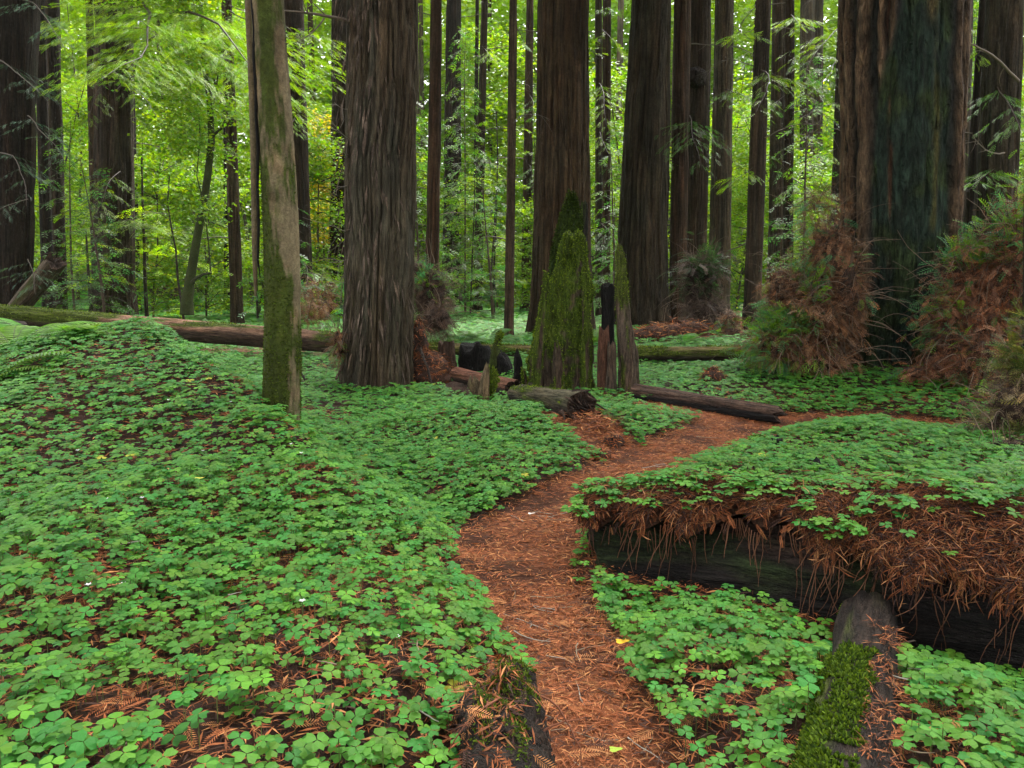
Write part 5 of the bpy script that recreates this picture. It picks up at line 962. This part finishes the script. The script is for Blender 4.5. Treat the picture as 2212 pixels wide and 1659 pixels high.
US = [  # kind, variant, photo x, distance, scale, label
    ('lime', 0, 105, 38, 1.1, 'bright green leafy tree between the far left trunk and the slender one'), ('green', 0, 60, 33, 1, 'mid green leafy tree in the narrow gap right of the far left trunk'), ('sap', 0, 160, 24, .9, 'young redwood with layered sprays left of the thick grey-brown trunk'),
    ('lime', 2, 170, 44, 1.1, 'tall bright leafy tree behind the slender trunk at left'), ('lime', 0, 330, 36, 1, 'bright leafy tree between the thick grey-brown trunk and the curved maple'), ('green', 1, 330, 30, 1.1, 'low leafy tree beside the thin dark sapling at left'),
    ('yellow', 0, 322, 47, .55, 'small yellow-leaved tree low behind the left trunks'), ('lime', 2, 395, 42, 1.1, 'tall bright tree behind the curved maple'), ('sap', 1, 450, 36, 1, 'young redwood right behind the curved maple'), ('green', 1, 445, 31, 1, 'low leafy tree right of the foot of the curved maple'),
    ('lime', 1, 560, 34, 1.1, 'low bright leafy tree between the light brown trunk and the mossy tree'), ('green', 2, 545, 42, 1.1, 'tall green tree behind the mossy tree'), ('yellow', 0, 698, 33, .9, 'tall yellow-leaved maple left of the thickest redwood'), ('green', 1, 690, 30, 1.2, 'low leafy tree below the yellow maple'),
    ('green', 2, 700, 46, 1.1, 'tall green tree behind the yellow maple'), ('sap', 0, 905, 28, 1, 'young redwood between the thickest trunk and the tan one'), ('lime', 0, 905, 44, 1.2, 'bright tree far behind the tan trunk'), ('sap', 1, 1005, 34, 1, 'young redwood behind the very dark trunk'), ('green', 0, 1010, 46, 1.2, 'leafy tree in the gap behind the slim knobbly trunk'),
    ('lime', 1, 1075, 40, 1.1, 'low bright leafy tree left of the smooth tan trunk'), ('sap', 2, 1065, 30, 1.2, 'small young redwood in the centre clearing'), ('lime', 0, 1110, 48, 1.3, 'bright tree far behind the smooth tan trunk'), ('sap', 1, 1160, 44, 1.1, 'young redwood left of the big reddish trunk'), ('green', 1, 1160, 36, 1, 'low leafy tree left of the big reddish trunk'),
    ('lime', 2, 1290, 46, 1.2, 'tall bright tree behind the joined slender pair'), ('sap', 0, 1325, 28, 1, 'young redwood between the joined pair and the big dark redwood'), ('green', 0, 1320, 40, 1.1, 'leafy tree right behind the joined slender pair'), ('lime', 0, 1445, 48, 1.2, 'bright tree seen right of the big dark redwood'),
    ('lime', 0, 1535, 42, 1.2, 'bright tree in the gap left of the pale grey trunk'), ('lime', 1, 1590, 34, 1.1, 'low bright tree in the gap right of the pale grey trunk'), ('sap', 1, 1595, 44, 1.1, 'young redwood in the gap right of the pale grey trunk'), ('lime', 2, 1640, 50, 1.2, 'tall bright tree behind the leaning brown trunk'), ('sap', 0, 1730, 26, 1.1, 'young redwood behind the tall sprout thicket'),
    ('green', 0, 1690, 38, 1.1, 'leafy tree between the mid brown and the distant trunks'), ('lime', 0, 1780, 46, 1.3, 'bright tree left of the burned giant'), ('green', 1, 1780, 31, 1.2, 'low leafy tree left of the burned giant'), ('sap', 1, 2055, 32, 1.1, 'young redwood right of the burned giant'), ('green', 0, 2100, 36, 1.2, 'leafy tree behind the thin leaning trunk at right'),
    ('lime', 0, 2215, 40, 1.2, 'bright tree at the right edge behind the wide ridged redwood'), ('sap', 0, 2215, 22, 1.2, 'young redwood at the right edge'), ('green', 2, 2110, 48, 1.2, 'tall tree far behind the thin leaning trunk at right'), ('green', 2, 20, 46, 1.1, 'tall tree far behind the far left trunk'), ('sap', 2, 225, 22, 1, 'small young redwood behind the long log at left'), ('sap', 2, 620, 24, 1.1, 'small young redwood behind the foot of the mossy tree'),
    ('green', 0, 830, 48, 1.2, 'leafy tree hidden mostly by the thickest redwood'), ('green', 2, 1010, 52, 1.2, 'tall tree far behind the two dark central trunks'), ('green', 2, 1400, 54, 1.2, 'tall tree far behind the big dark redwood')]
for q, (kd, vi, px_, Y, s_, lab) in enumerate(US):
    p = W(px_, 660, Y); p[2] = h1(p[0], p[1]) - .02; nm_ = {'sap': 'redwood_sapling', 'yellow': 'maple_tree'}.get(kd, 'broadleaf_tree'); r_ = link(nm_, None, loc=p, label=lab, cat='sapling' if kd == 'sap' else 'tree', group='understory trees among the redwoods')
    r_.rotation_euler.z = q * 1.7; r_.scale = (s_, s_, s_ * (1 + .12 * math.sin(q * 3))); link('trunk', BL[kd][vi][0], r_); link('crown', BL[kd][vi][1], r_)
# the curved mossy maple and a few slender understory stems with names of their own
pc = W(404, 668, 24); pc[2] = h1(*pc[:2]); CM = link('curved_maple', None, loc=pc, label='curved moss-covered maple stem leaning right above the long log', cat='tree')
mb = MB(); pts = [(404, 680), (404, 650), (410, 610), (418, 560), (428, 500), (440, 440), (450, 370), (457, 307), (455, 250), (451, 200), (440, 130), (436, 60), (430, -60), (425, -200)]; pp = A([W(x, y, 24 + (i % 3) * .05) for i, (x, y) in enumerate(pts)])
mb.add(*tubev(pp - pc, A([.19, .16, .13, .115, .105, .10, .095, .09, .08, .075, .07, .06, .05, .04]) * 1.1, 14), A([.045, .055, .02]), True); link('trunk', mb.mesh('trunk', M_smooth), CM)
for nm_, pts, r_ in [('branch', [(413, 612), (425, 600), (440, 592), (457, 590)], .06), ('branch', [(457, 307), (463, 290), (478, 278), (486, 265)], .05), ('branch', [(455, 587), (452, 540), (445, 480), (440, 430)], .025), ('branch', [(440, 440), (425, 380), (432, 300), (428, 220)], .02)]:
    mb = MB(); mb.add(*tubev(A([W(x, y, 23.9) for x, y in pts]) - pc, np.linspace(r_, r_ * .5, len(pts)), 7), A([.045, .05, .025]), True); link(nm_, mb.mesh(nm_, M_smooth), CM)
c = link('crown', BL['green'][2][1], CM, loc=(1.0, 0, 1.5)); c.scale = (.7, .7, .8)
for lab, pts, Y, r_ in [('thin crooked understory stem left of the curved maple', [(398, 672), (384, 600), (380, 540), (370, 490), (362, 440), (366, 380)], 25, .04), ('thin straight dark sapling left of the curved maple', [(316, 664), (313, 600), (312, 540), (308, 440), (306, 330)], 27, .07), ('thin dark sapling just left of the slender trunk', [(198, 664), (193, 620), (189, 560), (186, 500)], 24, .06),
                        ('thin straight stem in the gap left of the smooth tan trunk', [(1066, 662), (1068, 560), (1073, 440), (1075, 330), (1072, 240)], 34, .05), ('thin bent stem in the gap right of the slim knobbly trunk', [(1068, 658), (1060, 600), (1066, 520), (1071, 420)], 33, .06), ('thin stem between the very dark trunk and the slim knobbly one', [(1016, 664), (1020, 560), (1024, 470), (1026, 380)], 33, .04),
                        ('thin straight stem right of the light brown trunk', [(556, 664), (552, 560), (549, 480), (548, 380)], 30, .05), ('thin straight stem left of the very dark shaggy centre trunks', [(696, 660), (700, 560), (698, 470)], 33, .06), ('thin stem in the narrow gap left of the big reddish redwood', [(1152, 664), (1155, 560), (1157, 420), (1155, 300)], 36, .04), ('thin sapling stem right of the joined slender pair', [(1325, 664), (1325, 560), (1328, 420)], 34, .035)]:
    pp = A([W(x, y, Y) for x, y in pts]); pp[0][2] = h1(*pp[0][:2]) - .05; rt_ = link('young_tree', None, loc=pp[0], label=lab, cat='young tree', group='slender understory stems'); mb = MB(); mb.add(*tubev(pp - pp[0], np.linspace(r_, r_ * .4, len(pp)), 7), A([.045, .036, .028]), True); link('trunk', mb.mesh('trunk', M_smooth), rt_)
    mb = MB(); 
    for k in range(16):
        i0 = R.integers(1, len(pp)); foliage_bough(mb, pp[i0] * R.uniform(.4, 1) * 0 + pp[i0 - 1] + (pp[i0] - pp[i0 - 1]) * R.random() - pp[0], (R.normal(), R.normal() * .7, .2), R.uniform(.7, 1.8), SPL, .26, gcol(LIME if k % 2 else GRN), .4, .008, .9, .5)
    link('crown', mb.mesh('crown', M_leaf), rt_)

# ------------------------------------------------------------------ far wood: one mass, with many dim trunks in it
mb = MB(); NF = 380000
Yf = R.uniform(54, 82, NF); xf = R.uniform(-.74, .74, NF) * Yf; zf = R.power(.8, NF) * (4 + .40 * Yf) * .95
kf = fbm(xf * .35 + 40, zf * .5 + Yf * .3 + 10, 601, 4); ok = kf > .28 + .05 * sstep(18, 28, zf); Yf, xf, zf, kf = Yf[ok], xf[ok], zf[ok], kf[ok]; n_ = len(Yf)
zb = H(xf, Yf); tone = fbm(xf * .16 + 90, zf * .22 + 90, 603, 3)[:, None]
cc = A([.20, .34, .04]) * (1 - sstep(.4, .6, tone)) + A([.30, .44, .04]) * sstep(.4, .6, tone); cc = cc * R.uniform(.7, 1.35, (n_, 1))
scatter(mb, *LFQ, np.stack([xf, Yf, zb + zf], 1), rdir(n_, -.6, .2), norm(A([[0, -.25, 1.]]) + R.normal(0, .45, (n_, 3))), R.uniform(.32, .66, n_) * (1 + .5 * sstep(60, 78, Yf)), cc, 0)
link('far_wood', mb.mesh('far_wood', M_leaf), kind='stuff', label='bright far-off mass of forest leaves behind the redwood trunks', cat='foliage')
for k, (px_, w_, Y, cl) in enumerate([(905, 16, 52, PALE), (918, 10, 55, PALE), (1330, 14, 50, PALE), (1450, 22, 52, PALE), (1610, 9, 56, TAN), (590, 18, 50, RED), (375, 10, 56, TAN), (150, 14, 54, TAN), (1060, 9, 58, TAN), (1180, 12, 56, TAN), (1850, 12, 52, TAN), (2050, 16, 50, TAN), (430, 14, 54, (.10, .09, .07)), (1282, 11, 57, PALE), (690, 12, 56, TAN), (2000, 14, 55, TAN)]):
    side_ = ['left of the', 'right of the'][k % 2]
    ptree(['pale distant trunk seen just right of the thickest redwood', 'thin pale distant trunk beside the tan redwood', 'pale distant trunk left of the big dark redwood', 'pale distant trunk between the big dark redwood and the reddish pair', 'faint distant trunk right of the pale grey one', 'reddish distant trunk right of the mossy tree', 'faint distant trunk left of the curved maple', 'faint distant trunk in the bright gap at far left',
           'faint distant trunk in the centre clearing', 'faint distant trunk left of the big reddish redwood', 'faint distant trunk hidden behind the giant on its left', 'faint distant trunk just right of the giant', 'greyish distant trunk behind the curved maple', 'pale distant trunk left of the joined slender pair', 'faint distant trunk below the yellow maple', 'faint distant trunk behind the giant on its right'][k],
          (px_, 655, w_), (CX + (px_ - CX) * 1.05, w_ * .85), Y=Y, col=cl, nseg=20, group='distant redwood trunks', canopy=False)

# ------------------------------------------------------------------ sorrel, litter, blossoms and odd leaves
link('needle_litter', make_litter().mesh('needle_litter', M_litter), kind='stuff', label='fallen red-brown redwood needles covering the trail and soil', cat='litter')
for t in TR.values(): pass
HOLES += [(bm[0], bm[1], .16), (b14[0], b14[1], .62), (bG[0], bG[1], .9), (bs[0], bs[1], .5), (b2[0], b2[1], .3), (pr[0] + .05, pr[1] - .02, .13), (pr[0] + .03, pr[1] + .18, .10), (pd0[0] + .1, pd0[1] - .2, .5)]
for P_, Q_, rr_ in [(pa, pb, .13), (W(1118, 846, 9.1), W(1258, 908, 8.0), .16), (W(1372, 868, 9.2), W(1684, 914, 8.15), .12), (W(985, 808, 11.2), W(1112, 842, 9.9), .2)]:
    for t in np.linspace(0, 1, 12): q = P_ + (Q_ - P_) * t; HOLES.append((q[0], q[1], rr_))
link('sorrel_carpet', make_sorrel().mesh('sorrel_carpet', M_sorrel), kind='stuff', label='carpet of green three-leaved redwood sorrel over the forest floor', cat='ground cover')
mb = MB()
BLS = ['white blossom high on the left mound, nearest below the crest at left', 'white blossom on the left mound close to the foot of the mossy tree', 'white blossom on the upper left mound just above the yellow leaf', 'white blossom on the left mound toward the left edge, halfway up', 'white blossom in the middle of the left mound, left of the pale yellow leaf',
       'white blossom right at the foot of the mossy tree', 'white blossom below the middle of the left mound near the left edge', 'white blossom just behind the foot of the mossy tree on its right', 'white blossom low on the mound at lower left', 'white blossom near the trail above the rotten root',
       'white blossom at the bottom edge beside the rotten root', 'white blossom lower left, right one of a low pair', 'white blossom lower left, left one of a low pair', 'white blossom on the left mound midway to the mossy tree', 'white blossom on the mound between the mossy tree and the near trail']
pet = (A([[0, 0, 0], [.5, .3, .25], [1, .1, .3], [1, -.1, .3], [.5, -.3, .25]]).astype(float), A([[0, 4, 3, 2, 1]]))
for k, (x, y) in enumerate([(365, 893), (500, 897), (307, 940), (170, 1006), (310, 1122), (630, 995), (232, 1121), (652, 1017), (172, 1420), (858, 1440), (1142, 1632), (270, 1320), (195, 1325), (440, 1008), (655, 1355)]):
    g_ = GR(x, y); fl = link('sorrel_blossom', None, loc=g_ + A([0, 0, .09]), label=BLS[k], cat='blossom', group='white sorrel blossoms'); mb = MB(); a = np.arange(5) * 2 * np.pi / 5
    scatter(mb, *pet, np.zeros((5, 3)), np.stack([np.cos(a), np.sin(a), 0 * a + .2], 1), np.tile(A([[0, 0, 1.]]), (5, 1)), .013, np.tile(A([[.8, .78, .8]]), (5, 1))); mb.add(*tubev(A([[0, 0, -.09], [0, .002, -.04], [0, 0, 0]]), .0015, 4), A([.1, .14, .05])); link('petals', mb.mesh('petals', M_sorrel), fl)
def flat_leaf(label, x, y, s_, col, nm='fallen_leaf', dz=.015):
    g_ = GR(x, y); mb = MB(); a = np.linspace(0, 2 * np.pi, 17)[:-1]; r_ = 1 + .25 * np.cos(3 * a) ; v = np.stack([np.cos(a) * r_, np.sin(a) * r_ * .7, .2 * np.cos(a) ** 2], 1) * s_; v = np.concatenate([v, [[0, 0, 0]]]); f = np.stack([np.arange(16), (np.arange(16) + 1) % 16, np.full(16, 16)], 1); mb.add(v, f, A(col)); link(nm, mb.mesh(nm, M_litter), None, loc=g_ + A([0, 0, dz]), label=label, cat='leaf')
flat_leaf('small white leaf lying at the left border of the trail', 1147, 1117, .022, (.75, .72, .66)); flat_leaf('yellow fallen leaf in the sorrel right of the near trail', 1342, 1424, .026, (.7, .42, .03), dz=.06); flat_leaf('yellow leaf on the crest of the left mound', 322, 920, .03, (.55, .48, .05), dz=.1)
flat_leaf('pale yellow leaf on the left mound slope above the trail', 432, 1075, .022, (.6, .55, .08), dz=.1); flat_leaf('bright green seedling leaf on the near trail', 1328, 1636, .02, (.3, .42, .05), dz=.02)

# ------------------------------------------------------------------ thin haze volume, added to lighten the distance slightly
mb = MB(); x0, x1, y0, y1, z0, z1 = -95, 95, -6, 96, -3, 42
mb.add(A([[x0, y0, z0], [x1, y0, z0], [x1, y1, z0], [x0, y1, z0], [x0, y0, z1], [x1, y0, z1], [x1, y1, z1], [x0, y1, z1]]).astype(float), A([[0, 3, 2, 1], [4, 5, 6, 7], [0, 1, 5, 4], [1, 2, 6, 5], [2, 3, 7, 6], [3, 0, 4, 7]]), A([1, 1, 1]))
mh = bpy.data.materials.new('added_haze'); mh.use_nodes = True; nt = mh.node_tree; nt.nodes.clear(); vo = nt.nodes.new('ShaderNodeVolumePrincipled'); oo = nt.nodes.new('ShaderNodeOutputMaterial'); nt.links.new(vo.outputs[0], oo.inputs['Volume'])
vo.inputs['Color'].default_value = (.92, .97, .90, 1); vo.inputs['Density'].default_value = .00015; vo.inputs['Anisotropy'].default_value = .3
link('haze', mb.mesh('haze', mh), kind='stuff')
